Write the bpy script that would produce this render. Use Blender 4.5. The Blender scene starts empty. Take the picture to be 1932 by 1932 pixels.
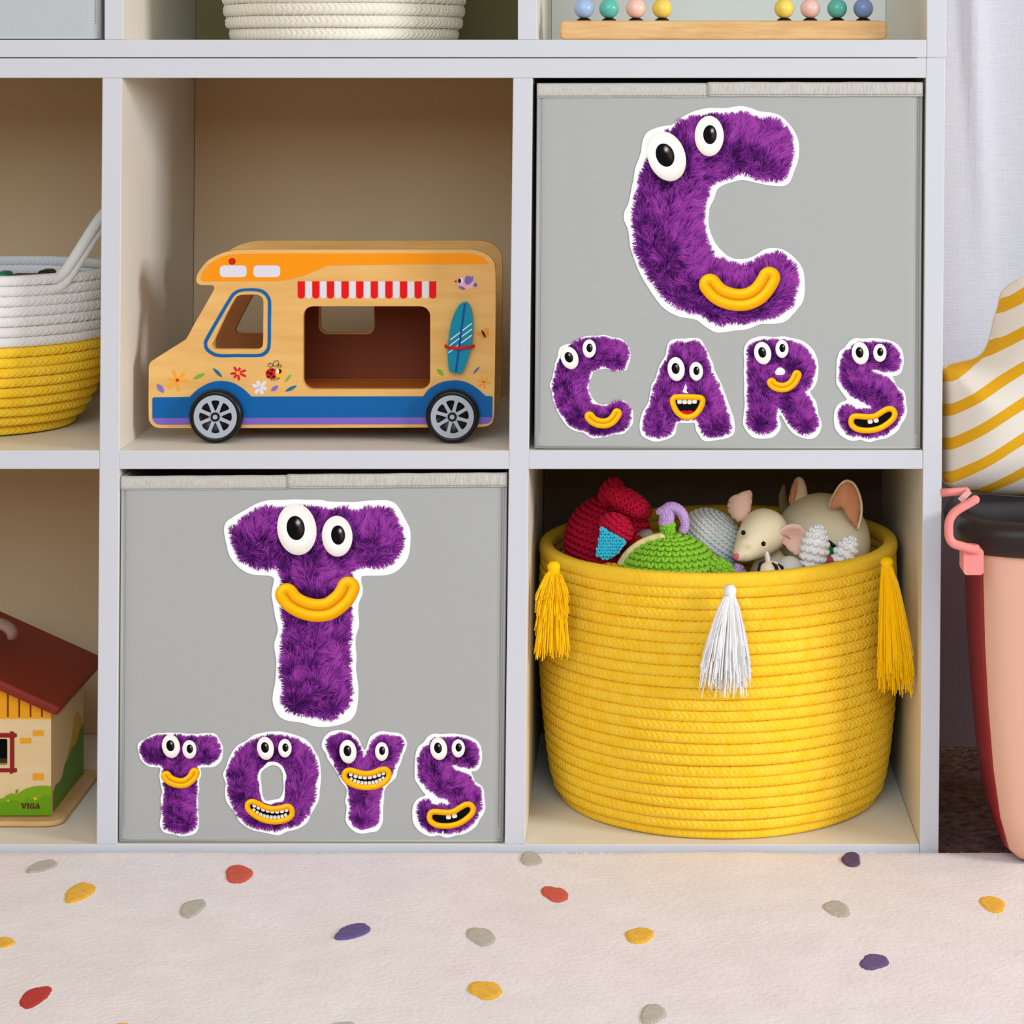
import bpy, math, random
import numpy as np
from math import sin, cos, pi, radians, sqrt
from mathutils import Vector, Matrix, noise
from mathutils.geometry import tessellate_polygon, delaunay_2d_cdt

scene = bpy.context.scene
random.seed(7)
rng = np.random.default_rng(7)

# ------------------------------------------------------------------ camera
D = 1.98            # camera distance from the front plane of the shelves (Y = 0)
S = 2310.0          # photograph pixels per metre on that plane
VX, VY = 1205.0, 115.0
CZ = 0.6645         # eye height above the floor
FOC = D * S         # focal length in pixels

cam_data = bpy.data.cameras.new('camera')
cam = bpy.data.objects.new('camera', cam_data)
scene.collection.objects.link(cam)
cam.location = (0, -D, CZ)
cam.rotation_euler = (pi / 2, 0, 0)
cam_data.sensor_fit = 'HORIZONTAL'
cam_data.sensor_width = 36.0
cam_data.lens = 36.0 * FOC / 1932.0
cam_data.shift_x = (966.0 - VX) / 1932.0
cam_data.shift_y = -(966.0 - VY) / 1932.0
cam_data.clip_start = 0.05
scene.camera = cam


def W(px, py, Y=0.0):
    """photograph pixel at depth Y -> world point"""
    k = (D + Y) / FOC
    return Vector(((px - VX) * k, Y, CZ - (py - VY) * k))


# ------------------------------------------------------------------ world and light
scene.view_settings.view_transform = 'Standard'
scene.view_settings.look = 'None'
scene.view_settings.exposure = -0.13
scene.view_settings.gamma = 1.0
scene.view_settings.use_curve_mapping = False

world = bpy.data.worlds.new('room_light')
scene.world = world
world.use_nodes = True
bg = world.node_tree.nodes['Background']
bg.inputs['Color'].default_value = (1.0, 0.70, 0.37, 1)
bg.inputs['Strength'].default_value = 0.60


def area(name, loc, target, sx, sy, power, col):
    ld = bpy.data.lights.new(name, 'AREA')
    ld.shape = 'RECTANGLE'
    ld.size, ld.size_y = sx, sy
    ld.energy = power
    ld.color = col
    o = bpy.data.objects.new(name, ld)
    scene.collection.objects.link(o)
    o.location = loc
    o.rotation_euler = (Vector(target) - Vector(loc)).to_track_quat('-Z', 'Y').to_euler()
    return o


# daylight from a window to the right, and the softer light of the bright room in front
area('window_light', (2.75, -1.5, 1.12), (-0.15, 0.0, 0.35), 0.8, 0.7, 72, (0.93, 0.97, 1.0))
area('room_bounce_light', (-0.2, -3.3, 1.9), (-0.1, 0.0, 0.3), 2.6, 1.8, 84, (0.66, 0.85, 1.04))

# ------------------------------------------------------------------ materials


def lin(c):
    out = []
    for v in c[:3]:
        v = v / 255.0
        out.append(v / 12.92 if v <= 0.04045 else ((v + 0.055) / 1.055) ** 2.4)
    return tuple(out)


MATS = {}


def mat(name, rgb=None, rough=0.6, bump=None, var=None, metallic=0.0, sheen=0.0, coat=0.0, vcol=False, spec=0.22):
    """rgb: sRGB 0-255.  bump=(kind, scale, strength, dist).  var=(rgb2, scale, stretch)"""
    if name in MATS:
        return MATS[name]
    m = bpy.data.materials.new(name)
    m.use_nodes = True
    nt = m.node_tree
    b = nt.nodes['Principled BSDF']
    b.inputs['Roughness'].default_value = rough
    b.inputs['Metallic'].default_value = metallic
    b.inputs['Specular IOR Level'].default_value = spec
    if sheen:
        b.inputs['Sheen Weight'].default_value = sheen
        b.inputs['Sheen Roughness'].default_value = 0.5
    if coat:
        b.inputs['Coat Weight'].default_value = coat
        b.inputs['Coat Roughness'].default_value = 0.08
    N = nt.nodes.new
    L = nt.links.new
    tc = N('ShaderNodeTexCoord')
    if vcol:
        a = N('ShaderNodeAttribute')
        a.attribute_name = 'Col'
        L(a.outputs['Color'], b.inputs['Base Color'])
    else:
        c = lin(rgb)
        b.inputs['Base Color'].default_value = (*c, 1)
        m.diffuse_color = (*c, 1)
        if var:
            c2 = lin(var[0])
            mp = N('ShaderNodeMapping')
            mp.inputs['Scale'].default_value = var[2]
            L(tc.outputs['Object'], mp.inputs['Vector'])
            nz = N('ShaderNodeTexNoise')
            nz.inputs['Scale'].default_value = var[1]
            nz.inputs['Detail'].default_value = 6
            nz.inputs['Roughness'].default_value = 0.6
            L(mp.outputs['Vector'], nz.inputs['Vector'])
            rp = N('ShaderNodeValToRGB')
            rp.color_ramp.elements[0].position = 0.35
            rp.color_ramp.elements[1].position = 0.65
            rp.color_ramp.elements[0].color = (*c2, 1)
            rp.color_ramp.elements[1].color = (*c, 1)
            L(nz.outputs['Fac'], rp.inputs['Fac'])
            L(rp.outputs['Color'], b.inputs['Base Color'])
    if bump:
        kind, sc, st, dist = bump
        bp = N('ShaderNodeBump')
        bp.inputs['Strength'].default_value = st
        bp.inputs['Distance'].default_value = dist
        if kind == 'noise':
            nz = N('ShaderNodeTexNoise')
            nz.inputs['Scale'].default_value = sc
            nz.inputs['Detail'].default_value = 5
            L(tc.outputs['Object'], nz.inputs['Vector'])
            L(nz.outputs['Fac'], bp.inputs['Height'])
        elif kind == 'weave':
            outs = []
            for st3 in ((1, 1, 12), (12, 1, 1)):
                mp = N('ShaderNodeMapping')
                mp.inputs['Scale'].default_value = st3
                L(tc.outputs['Object'], mp.inputs['Vector'])
                nz = N('ShaderNodeTexNoise')
                nz.inputs['Scale'].default_value = sc
                nz.inputs['Detail'].default_value = 3
                L(mp.outputs['Vector'], nz.inputs['Vector'])
                outs.append(nz)
            ad = N('ShaderNodeMath')
            L(outs[0].outputs['Fac'], ad.inputs[0])
            L(outs[1].outputs['Fac'], ad.inputs[1])
            L(ad.outputs[0], bp.inputs['Height'])
        elif kind == 'braid':
            # herringbone of a braided cord, in the cord's own UV (u along, v across)
            uv = N('ShaderNodeUVMap')
            sp = N('ShaderNodeSeparateXYZ')
            L(uv.outputs['UV'], sp.inputs[0])
            s1 = N('ShaderNodeMath'); s1.operation = 'SUBTRACT'; s1.inputs[1].default_value = 0.5
            L(sp.outputs['Y'], s1.inputs[0])
            ab = N('ShaderNodeMath'); ab.operation = 'ABSOLUTE'
            L(s1.outputs[0], ab.inputs[0])
            mu = N('ShaderNodeMath'); mu.operation = 'MULTIPLY_ADD'; mu.inputs[1].default_value = 3.2
            L(ab.outputs[0], mu.inputs[0])
            L(sp.outputs['X'], mu.inputs[2])
            m2 = N('ShaderNodeMath'); m2.operation = 'MULTIPLY'; m2.inputs[1].default_value = 2 * pi
            L(mu.outputs[0], m2.inputs[0])
            sn = N('ShaderNodeMath'); sn.operation = 'SINE'
            L(m2.outputs[0], sn.inputs[0])
            nz = N('ShaderNodeTexNoise')
            nz.inputs['Scale'].default_value = sc
            nz.inputs['Detail'].default_value = 4
            L(tc.outputs['Object'], nz.inputs['Vector'])
            a2 = N('ShaderNodeMath'); a2.operation = 'MULTIPLY_ADD'; a2.inputs[1].default_value = 2.6
            L(nz.outputs['Fac'], a2.inputs[0])
            L(sn.outputs[0], a2.inputs[2])
            L(a2.outputs[0], bp.inputs['Height'])
        L(bp.outputs['Normal'], b.inputs['Normal'])
    MATS[name] = m
    return m


SHELF = mat('bounce_warmed_laminate', (227, 222, 211), 0.45)  # white boards, warm bounced light of the cubbies put into the colour
EDGE = mat('cool_lit_front_edge', (201, 203, 211), 0.42)  # same boards, front edges coloured cooler as they face the room light
BACK = mat('warm_shade_back_board', (214, 184, 146), 0.7)  # board tone includes the warm shade inside the cubbies
BACKB = mat('dark_shade_back_board', (112, 94, 74), 0.75)  # same board, darkened for the shade behind the soft toys
BACKL = mat('pale_back_board', (236, 238, 230), 0.7)
BACKD = mat('olive_back_board', (140, 128, 84), 0.75)
FABG = mat('grey_box_fabric', (168, 170, 169), 0.62, ('weave', 260, 0.10, 0.0005))
FABG2 = mat('pale_grey_box_fabric', (182, 188, 192), 0.62, ('weave', 120, 0.25, 0.0006))
YRIM = mat('yellow_rim_rope', (250, 206, 56), 0.85, ('braid', 900, 0.16, 0.0006), ((246, 198, 44), 160, (1, 1, 1)))
BIND = mat('grey_binding_tape', (206, 204, 199), 0.8, ('weave', 300, 0.4, 0.0007), ((180, 176, 168), 500, (3, 1, .35)))
STITCH = mat('grey_thread', (128, 126, 118), 0.9)
DARKIN = mat('dark_lining', (60, 60, 60), 0.9)
STK = mat('white_sticker_vinyl', (252, 252, 252), 0.55, spec=0.2)
PRINT = mat('sticker_print', vcol=True, rough=0.6, spec=0.05)
PINE = mat('pine_plywood', (228, 180, 108), 0.5, None, ((216, 164, 92), 14, (1.0, 1, 7.0)))
PINED = mat('pine_plywood_shaded', (198, 138, 78), 0.55, None, ((184, 122, 64), 14, (1.0, 1, 7.0)))  # darker copy of the pine, shade inside the van put into it
BEECH = mat('beech_wood', (222, 184, 132), 0.5, ('noise', 60, 0.05, 0.0006), ((205, 160, 106), 26, (1.0, 1, 9.0)))
BLK = mat('black_rubber', (12, 12, 13), 0.32, spec=0.3)
HUBG = mat('grey_hub_plastic', (168, 174, 186), 0.5)
YROPE = mat('yellow_cotton_rope', (250, 209, 64), 0.85, ('braid', 420, 0.38, 0.0007), ((248, 198, 32), 90, (1, 1, 1)), sheen=0.0)
WROPE = mat('white_cotton_rope', (224, 222, 220), 0.85, ('braid', 420, 0.25, 0.0007))
CROPE = mat('cream_cotton_rope', (232, 226, 212), 0.85, ('braid', 420, 0.4, 0.0008))
YTHREAD = mat('yellow_thread', (250, 205, 45), 0.9)
WTHREAD = mat('white_thread', (236, 232, 226), 0.9)
YTAS = mat('yellow_tassel_thread', (250, 196, 0), 0.7)
WTAS = mat('white_tassel_thread', (232, 230, 232), 0.7)
RUG = mat('cream_rug_pile', (238, 233, 238), 0.95, ('noise', 260, 0.5, 0.0016), ((231, 225, 229), 30, (1, 1, 1)), sheen=0.1)
CARPET = mat('brown_carpet_pile', (120, 92, 80), 0.95, ('noise', 160, 1.0, 0.004), ((70, 48, 42), 120, (1, 1, 1)))
LINEN = mat('linen_weave', (206, 207, 219), 0.85, ('weave', 60, 0.34, 0.0012), ((199, 200, 212), 90, (1, 1, 9)))
WALLM = mat('shade_darkened_wall', (92, 72, 76), 0.85, ('weave', 80, 0.3, 0.001))  # wall colour darkened to stand in for the shade behind the bin

# ------------------------------------------------------------------ object helpers
WLOC = {}


def link(o):
    scene.collection.objects.link(o)
    return o


def tag(o, label=None, cat=None, group=None, kind=None):
    if label: o['label'] = label
    if cat: o['category'] = cat
    if group: o['group'] = group
    if kind: o['kind'] = kind
    return o


def thing(name, loc, label, cat, group=None):
    o = bpy.data.objects.new(name, None)
    link(o)
    o.empty_display_size = 0.02
    o.location = loc
    WLOC[o.name] = Vector(loc)
    return tag(o, label, cat, group)


def mesh(name, verts, faces, material, parent=None, smooth=False, cols=None, uvs=None, origin=None):
    """verts are world coordinates; the origin goes to the parent thing's base"""
    me = bpy.data.meshes.new(name)
    if parent is not None:
        org = WLOC[parent.name]
    elif origin is not None:
        org = Vector(origin)
    else:
        vv = np.asarray(verts, dtype=float)
        org = Vector(((vv[:, 0].min() + vv[:, 0].max()) / 2, (vv[:, 1].min() + vv[:, 1].max()) / 2, vv[:, 2].min()))
    v = np.asarray([tuple(p) for p in verts], dtype=float) - np.array(org)
    me.from_pydata(v.tolist(), [], [tuple(int(i) for i in f) for f in faces])
    mats = material if isinstance(material, (list, tuple)) else [material]
    for mm in mats:
        me.materials.append(mm)
    if smooth:
        me.polygons.foreach_set('use_smooth', [True] * len(me.polygons))
    if cols is not None:
        ca = me.color_attributes.new('Col', 'FLOAT_COLOR', 'POINT')
        c = np.ones((len(v), 4)); c[:, :3] = cols
        ca.data.foreach_set('color', c.ravel())
    if uvs is not None:
        ul = me.uv_layers.new(name='UVMap')
        li = np.empty(len(me.loops), dtype=int)
        me.loops.foreach_get('vertex_index', li)
        ul.data.foreach_set('uv', np.asarray(uvs)[li].ravel())
    me.validate()
    me.update()
    o = bpy.data.objects.new(name, me)
    link(o)
    if parent is not None:
        o.parent = parent
        WLOC[o.name] = org
    else:
        o.location = org
        WLOC[o.name] = org
    return o


def bevel(o, w=0.0008, seg=2, ang=40):
    b = o.modifiers.new('bevel', 'BEVEL')
    b.width = w; b.segments = seg; b.limit_method = 'ANGLE'; b.angle_limit = radians(ang)
    return o


class MB:
    def __init__(s):
        s.v = []; s.f = []

    def add(s, v, f):
        n = len(s.v)
        s.v += [tuple(p) for p in v]
        s.f += [tuple(i + n for i in q) for q in f]

    def box(s, x0, x1, y0, y1, z0, z1):
        s.add([(x0, y0, z0), (x1, y0, z0), (x1, y1, z0), (x0, y1, z0), (x0, y0, z1), (x1, y0, z1), (x1, y1, z1), (x0, y1, z1)],
              [(0, 3, 2, 1), (4, 5, 6, 7), (0, 1, 5, 4), (1, 2, 6, 5), (2, 3, 7, 6), (3, 0, 4, 7)])

    def slab(s, tl, tr, bl, br, yt, yb, Y0=0.0, Y1=0.33):
        """board whose front outline is given in photo pixels of the front plane, extruded straight back"""
        q = [W(bl, yb), W(br, yb), W(tr, yt), W(tl, yt)]
        v = [(p.x, Y0, p.z) for p in q] + [(p.x, Y1, p.z) for p in q]
        s.add(v, [(0, 1, 2, 3), (7, 6, 5, 4), (0, 4, 5, 1), (1, 5, 6, 2), (2, 6, 7, 3), (3, 7, 4, 0)])

    def ellipsoid(s, c, r, rot=None, nu=24, nv=14):
        v = []; f = []
        rot = rot or Matrix.Identity(3)
        c = Vector(c)
        v.append(c + rot @ Vector((0, 0, r[2])))
        for i in range(1, nv):
            t = pi * i / nv
            for j in range(nu):
                a = 2 * pi * j / nu
                v.append(c + rot @ Vector((r[0] * sin(t) * cos(a), r[1] * sin(t) * sin(a), r[2] * cos(t))))
        v.append(c + rot @ Vector((0, 0, -r[2])))
        for j in range(nu):
            f.append((0, 1 + j, 1 + (j + 1) % nu))
            b = 1 + (nv - 2) * nu
            f.append((len(v) - 1, b + (j + 1) % nu, b + j))
        for i in range(nv - 2):
            for j in range(nu):
                a0 = 1 + i * nu
                f.append((a0 + j, a0 + nu + j, a0 + nu + (j + 1) % nu, a0 + (j + 1) % nu))
        s.add(v, f)

    def tube(s, pts, rad, n=8, cap=True, flat=1.0):
        pts = [Vector(p) for p in pts]
        if not hasattr(rad, '__len__'): rad = [rad] * len(pts)
        v = []; f = []
        t0 = (pts[1] - pts[0]).normalized()
        up = Vector((0, 0, 1)) if abs(t0.z) < 0.9 else Vector((0, 1, 0))
        nrm = t0.cross(up).normalized()
        for i, p in enumerate(pts):
            if i == 0: t = pts[1] - pts[0]
            elif i == len(pts) - 1: t = pts[-1] - pts[-2]
            else: t = pts[i + 1] - pts[i - 1]
            t.normalize()
            nrm = (nrm - t * nrm.dot(t)).normalized()
            bn = t.cross(nrm)
            for j in range(n):
                a = 2 * pi * j / n
                v.append(p + nrm * (rad[i] * cos(a)) + bn * (rad[i] * sin(a) * flat))
        for i in range(len(pts) - 1):
            for j in range(n):
                f.append((i * n + j, i * n + (j + 1) % n, (i + 1) * n + (j + 1) % n, (i + 1) * n + j))
        if cap:
            f.append(tuple(range(n - 1, -1, -1)))
            b = (len(pts) - 1) * n
            f.append(tuple(b + j for j in range(n)))
        s.add(v, f)

    def lathe(s, prof, c, axis='z', n=48, close=False):
        """prof: list of (radius, height) ; axis z or y"""
        v = []; f = []
        for (r, h) in prof:
            for j in range(n):
                a = 2 * pi * j / n
                if axis == 'z': v.append((c[0] + r * cos(a), c[1] + r * sin(a), c[2] + h))
                else: v.append((c[0] + r * cos(a), c[1] + h, c[2] + r * sin(a)))
        for i in range(len(prof) - 1):
            for j in range(n):
                f.append((i * n + j, i * n + (j + 1) % n, (i + 1) * n + (j + 1) % n, (i + 1) * n + j))
        s.add(v, f)

    def build(s, name, material, parent=None, smooth=False, origin=None):
        return mesh(name, s.v, s.f, material, parent, smooth, origin=origin)


def crom(pts, k=5, closed=True):
    """Catmull-Rom through 2-D points"""
    P = np.array(pts, float); n = len(P); out = []
    rngi = range(n) if closed else range(n - 1)
    for i in rngi:
        if closed:
            a, b, c, d = P[(i - 1) % n], P[i], P[(i + 1) % n], P[(i + 2) % n]
        else:
            a, b, c, d = P[max(i - 1, 0)], P[i], P[i + 1], P[min(i + 2, n - 1)]
        for j in range(k):
            t = j / k
            out.append(.5 * ((2 * b) + (c - a) * t + (2 * a - 5 * b + 4 * c - d) * t * t + (3 * b - a - 3 * c + d) * t ** 3))
    if not closed: out.append(P[-1])
    return np.array(out)


def rrect(x0, y0, x1, y1, r, k=6):
    out = []
    for cx, cy, a0 in ((x1 - r, y0 + r, -90), (x1 - r, y1 - r, 0), (x0 + r, y1 - r, 90), (x0 + r, y0 + r, 180)):
        for j in range(k + 1):
            a = radians(a0 + 90 * j / k)
            out.append((cx + r * cos(a), cy + r * sin(a)))
    return out


def ell(cx, cy, a, b, tilt=0, n=28):
    t = radians(tilt); out = []
    for j in range(n):
        u = 2 * pi * j / n
        x, y = a * cos(u), b * sin(u)
        out.append((cx + x * cos(t) - y * sin(t), cy + x * sin(t) + y * cos(t)))
    return out


def leafpts(x0, y0, x1, y1, w, n=8):
    d = Vector((x1 - x0, y1 - y0)); L_ = d.length; d.normalize(); p = Vector((-d.y, d.x))
    a = []; b = []
    for j in range(n + 1):
        t = j / n
        h = w * sin(pi * t) ** 0.8
        a.append((x0 + d.x * L_ * t + p.x * h, y0 + d.y * L_ * t + p.y * h))
        b.append((x0 + d.x * L_ * t - p.x * h, y0 + d.y * L_ * t - p.y * h))
    return a + b[-2:0:-1]


def poly_mesh(loops, mp, Y0, Y1, mb):
    """solid plate with holes.  loops: list of 2-D loops (outer first), mp: (x,y,Y)->world"""
    vecs = [[Vector((p[0], p[1], 0)) for p in lp] for lp in loops]
    tris = tessellate_polygon(vecs)
    flat = [p for lp in loops for p in lp]
    n = len(flat)
    v = []
    k = [mp(p[0], p[1], Y0) for p in flat]
    v = [tuple(q) for q in k] + [(q.x, q.y + (Y1 - Y0), q.z) for q in k]
    f = []
    for t in tris:
        a, b, c = [Vector((k[i].x, k[i].z)) for i in t]
        cr = (b - a).x * (c - a).y - (b - a).y * (c - a).x
        t = t if cr > 0 else t[::-1]
        f.append(tuple(t))                     # faces -Y
        f.append(tuple(i + n for i in t[::-1]))
    s = 0
    for li, lp in enumerate(loops):
        m = len(lp)
        ar = sum(k[s + i].x * k[s + (i + 1) % m].z - k[s + (i + 1) % m].x * k[s + i].z for i in range(m))
        fwd = (ar > 0) == (li == 0)
        for i in range(m):
            a, b = s + i, s + (i + 1) % m
            f.append((b, a, a + n, b + n) if fwd else (a, b, b + n, a + n))
        s += m
    mb.add(v, f)
    return mb


def plate(name, loops, mp, Y0, Y1, material, parent=None, bev=0):
    mb = MB()
    poly_mesh(loops, mp, Y0, Y1, mb)
    o = mb.build(name, material, parent)
    if bev: bevel(o, bev, 2, 50)
    return o


def puff(name, outline, mp, Yc, T, material, parent=None, step=8.0, flat=0.45, bend=None, origin=None):
    """soft stuffed shape from its outline; T = half thickness in metres"""
    P = np.array(outline, float)
    n = len(P)
    x0, y0 = P.min(0); x1, y1 = P.max(0)
    def dist(q):
        A = P; B = np.roll(P, -1, 0)
        ab = B - A
        t = np.clip(((q[:, None] - A) * ab).sum(2) / (ab ** 2).sum(1), 0, 1)
        return np.sqrt((((A + ab * t[..., None]) - q[:, None]) ** 2).sum(2).min(1))
    gx, gy = np.meshgrid(np.arange(x0 + step / 2, x1, step), np.arange(y0 + step / 2, y1, step))
    G = np.stack([gx.ravel(), gy.ravel()], 1)
    G = G[inside(G, P)]
    G = G[dist(G) > step * 0.55]
    allp = [Vector(p) for p in P] + [Vector(g) for g in G]
    edges = [(i, (i + 1) % n) for i in range(n)]
    vs, es, fs, *_ = delaunay_2d_cdt(allp, edges, [], 1, 1e-5)
    V = np.array([(p.x, p.y) for p in vs])
    d = dist(V)
    dm = max(d.max(), 1e-6) * (1 - flat)
    h = T * np.sqrt(np.clip(1 - (1 - np.clip(d / dm, 0, 1)) ** 2, 0, 1))
    m = len(V)
    verts = []
    for sgn in (-1, 1):
        for i in range(m):
            off = bend(V[i]) if bend else 0
            q = mp(V[i][0], V[i][1], Yc)
            verts.append((q.x, q.y + off + sgn * h[i], q.z))
    faces = []
    for t in fs:
        a, b, c = [Vector((verts[i][0], verts[i][2])) for i in t[:3]]
        cr = (b - a).x * (c - a).y - (b - a).y * (c - a).x
        t = tuple(t) if cr > 0 else tuple(t[::-1])
        faces.append(t); faces.append(tuple(i + m for i in t[::-1]))
    o = mesh(name, verts, faces, material, parent, smooth=True, origin=origin)
    wd = o.modifiers.new('weld', 'WELD'); wd.merge_threshold = 1e-6
    return o


def inside(Q, P):
    x, y = Q[:, 0], Q[:, 1]
    res = np.zeros(len(Q), bool)
    n = len(P); j = n - 1
    for i in range(n):
        xi, yi = P[i]; xj, yj = P[j]
        c = ((yi > y) != (yj > y)) & (x < (xj - xi) * (y - yi) / (yj - yi + 1e-12) + xi)
        res ^= c
        j = i
    return res


# ------------------------------------------------------------------ setting
def structure(o):
    o['kind'] = 'structure'
    return o


mb = MB(); mb.box(-1.6, 1.8, -2.6, 0.37, -0.02, 0.0)
structure(mb.build('floor', CARPET))
mb = MB(); mb.box(-1.6, 1.8, 0.37, 0.42, -0.02, 2.4)
structure(mb.build('wall_back', WALLM))

# ------------------------------------------------------------------ shelves
lower = thing('shelving_unit', W(600, 1650) + Vector((0, 0.16, 0)),
              'white six-cube shelving unit standing on the floor behind the spotted rug', 'shelf')
XL = -600


def board(name, parent, *a, m=SHELF, **k):
    b = MB(); b.slab(*a, **k)
    o = b.build(name, [m, EDGE] if m is SHELF else m, parent)
    if m is SHELF: o.data.polygons[0].material_index = 1
    return bevel(o, 0.0006, 2)


board('top_board', lower, XL, 1747, XL, 1747, 110, 147)
board('side_panel', lower, 1747.5, 1783.5, 1735, 1770.5, 110, 1650)
board('side_panel', lower, XL - 36, XL - .5, XL - 48, XL - 12.5, 110, 1650)
board('divider', lower, 193, 230, 182, 220, 147.3, 1593)
board('divider', lower, 968, 1005, 952, 990, 147.3, 1593)
board('bottom_board', lower, XL - 11, 1734.7, XL - 11.5, 1734.3, 1593.4, 1650)
for (a, b) in ((XL - 6, 187.2), (224.8, 959.8), (997.3, 1740.8)):
    board('shelf_board', lower, a, b, a, b, 850, 885)
for (a, b, c, d_) in ((XL, 192, XL - 11, 181), (231, 967, 221, 951), (1006, 1746, 991, 1734)):
    board('back_panel', lower, a, b, (a + c) / 2, (b + d_) / 2, 147.5, 850, m=BACK, Y0=0.324, Y1=0.33)
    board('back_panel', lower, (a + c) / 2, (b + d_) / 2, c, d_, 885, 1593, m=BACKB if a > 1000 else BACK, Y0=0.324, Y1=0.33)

upper = thing('shelving_unit', W(600, 108) + Vector((0, 0.16, 0)),
              'white shelving unit stacked on top of the lower unit, holding the row of beads', 'shelf')
board('bottom_board', upper, XL, 1748, XL, 1748, 75, 108.2)
board('side_panel', upper, 1748.5, 1785, 1748.5, 1785, -628, 108.2)
board('side_panel', upper, XL - 37, XL - .5, XL - 37, XL - .5, -628, 108.2)
board('divider', upper, 197, 232, 197, 232, -628, 74.8)
board('divider', upper, 977, 1013, 977, 1013, -628, 74.8)
board('top_board', upper, XL - 37, 1785, XL - 37, 1785, -664, -628.2)
board('back_panel', upper, XL, 196.5, XL, 196.5, -628, 74.8, m=BACK, Y0=0.324, Y1=0.33)
board('back_panel', upper, 232.5, 976.5, 232.5, 976.5, -628, 74.8, m=BACKD, Y0=0.324, Y1=0.33)
board('back_panel', upper, 1013.5, 1748, 1013.5, 1748, -628, 74.8, m=BACKL, Y0=0.324, Y1=0.33)

# ------------------------------------------------------------------ stickers (flat printed cut-outs)
def crop(ox, oy, s):
    return lambda x, y, Y: W(ox + x / s, oy + y / s, Y)


def col_ramp(t, stops):
    t = np.clip(t, 0, 1)[:, None]
    out = np.zeros((len(t), 3))
    for (a, ca), (b, cb) in zip(stops[:-1], stops[1:]):
        m = (t[:, 0] >= a) & (t[:, 0] <= b)
        k = (t[m] - a) / (b - a)
        out[m] = np.array(ca) * (1 - k) + np.array(cb) * k
    return out


P_DARK = lin((26, 2, 42)); P_MID = lin((98, 30, 122)); P_HI = lin((148, 54, 154)); P_TIP = lin((176, 84, 178))


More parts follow.
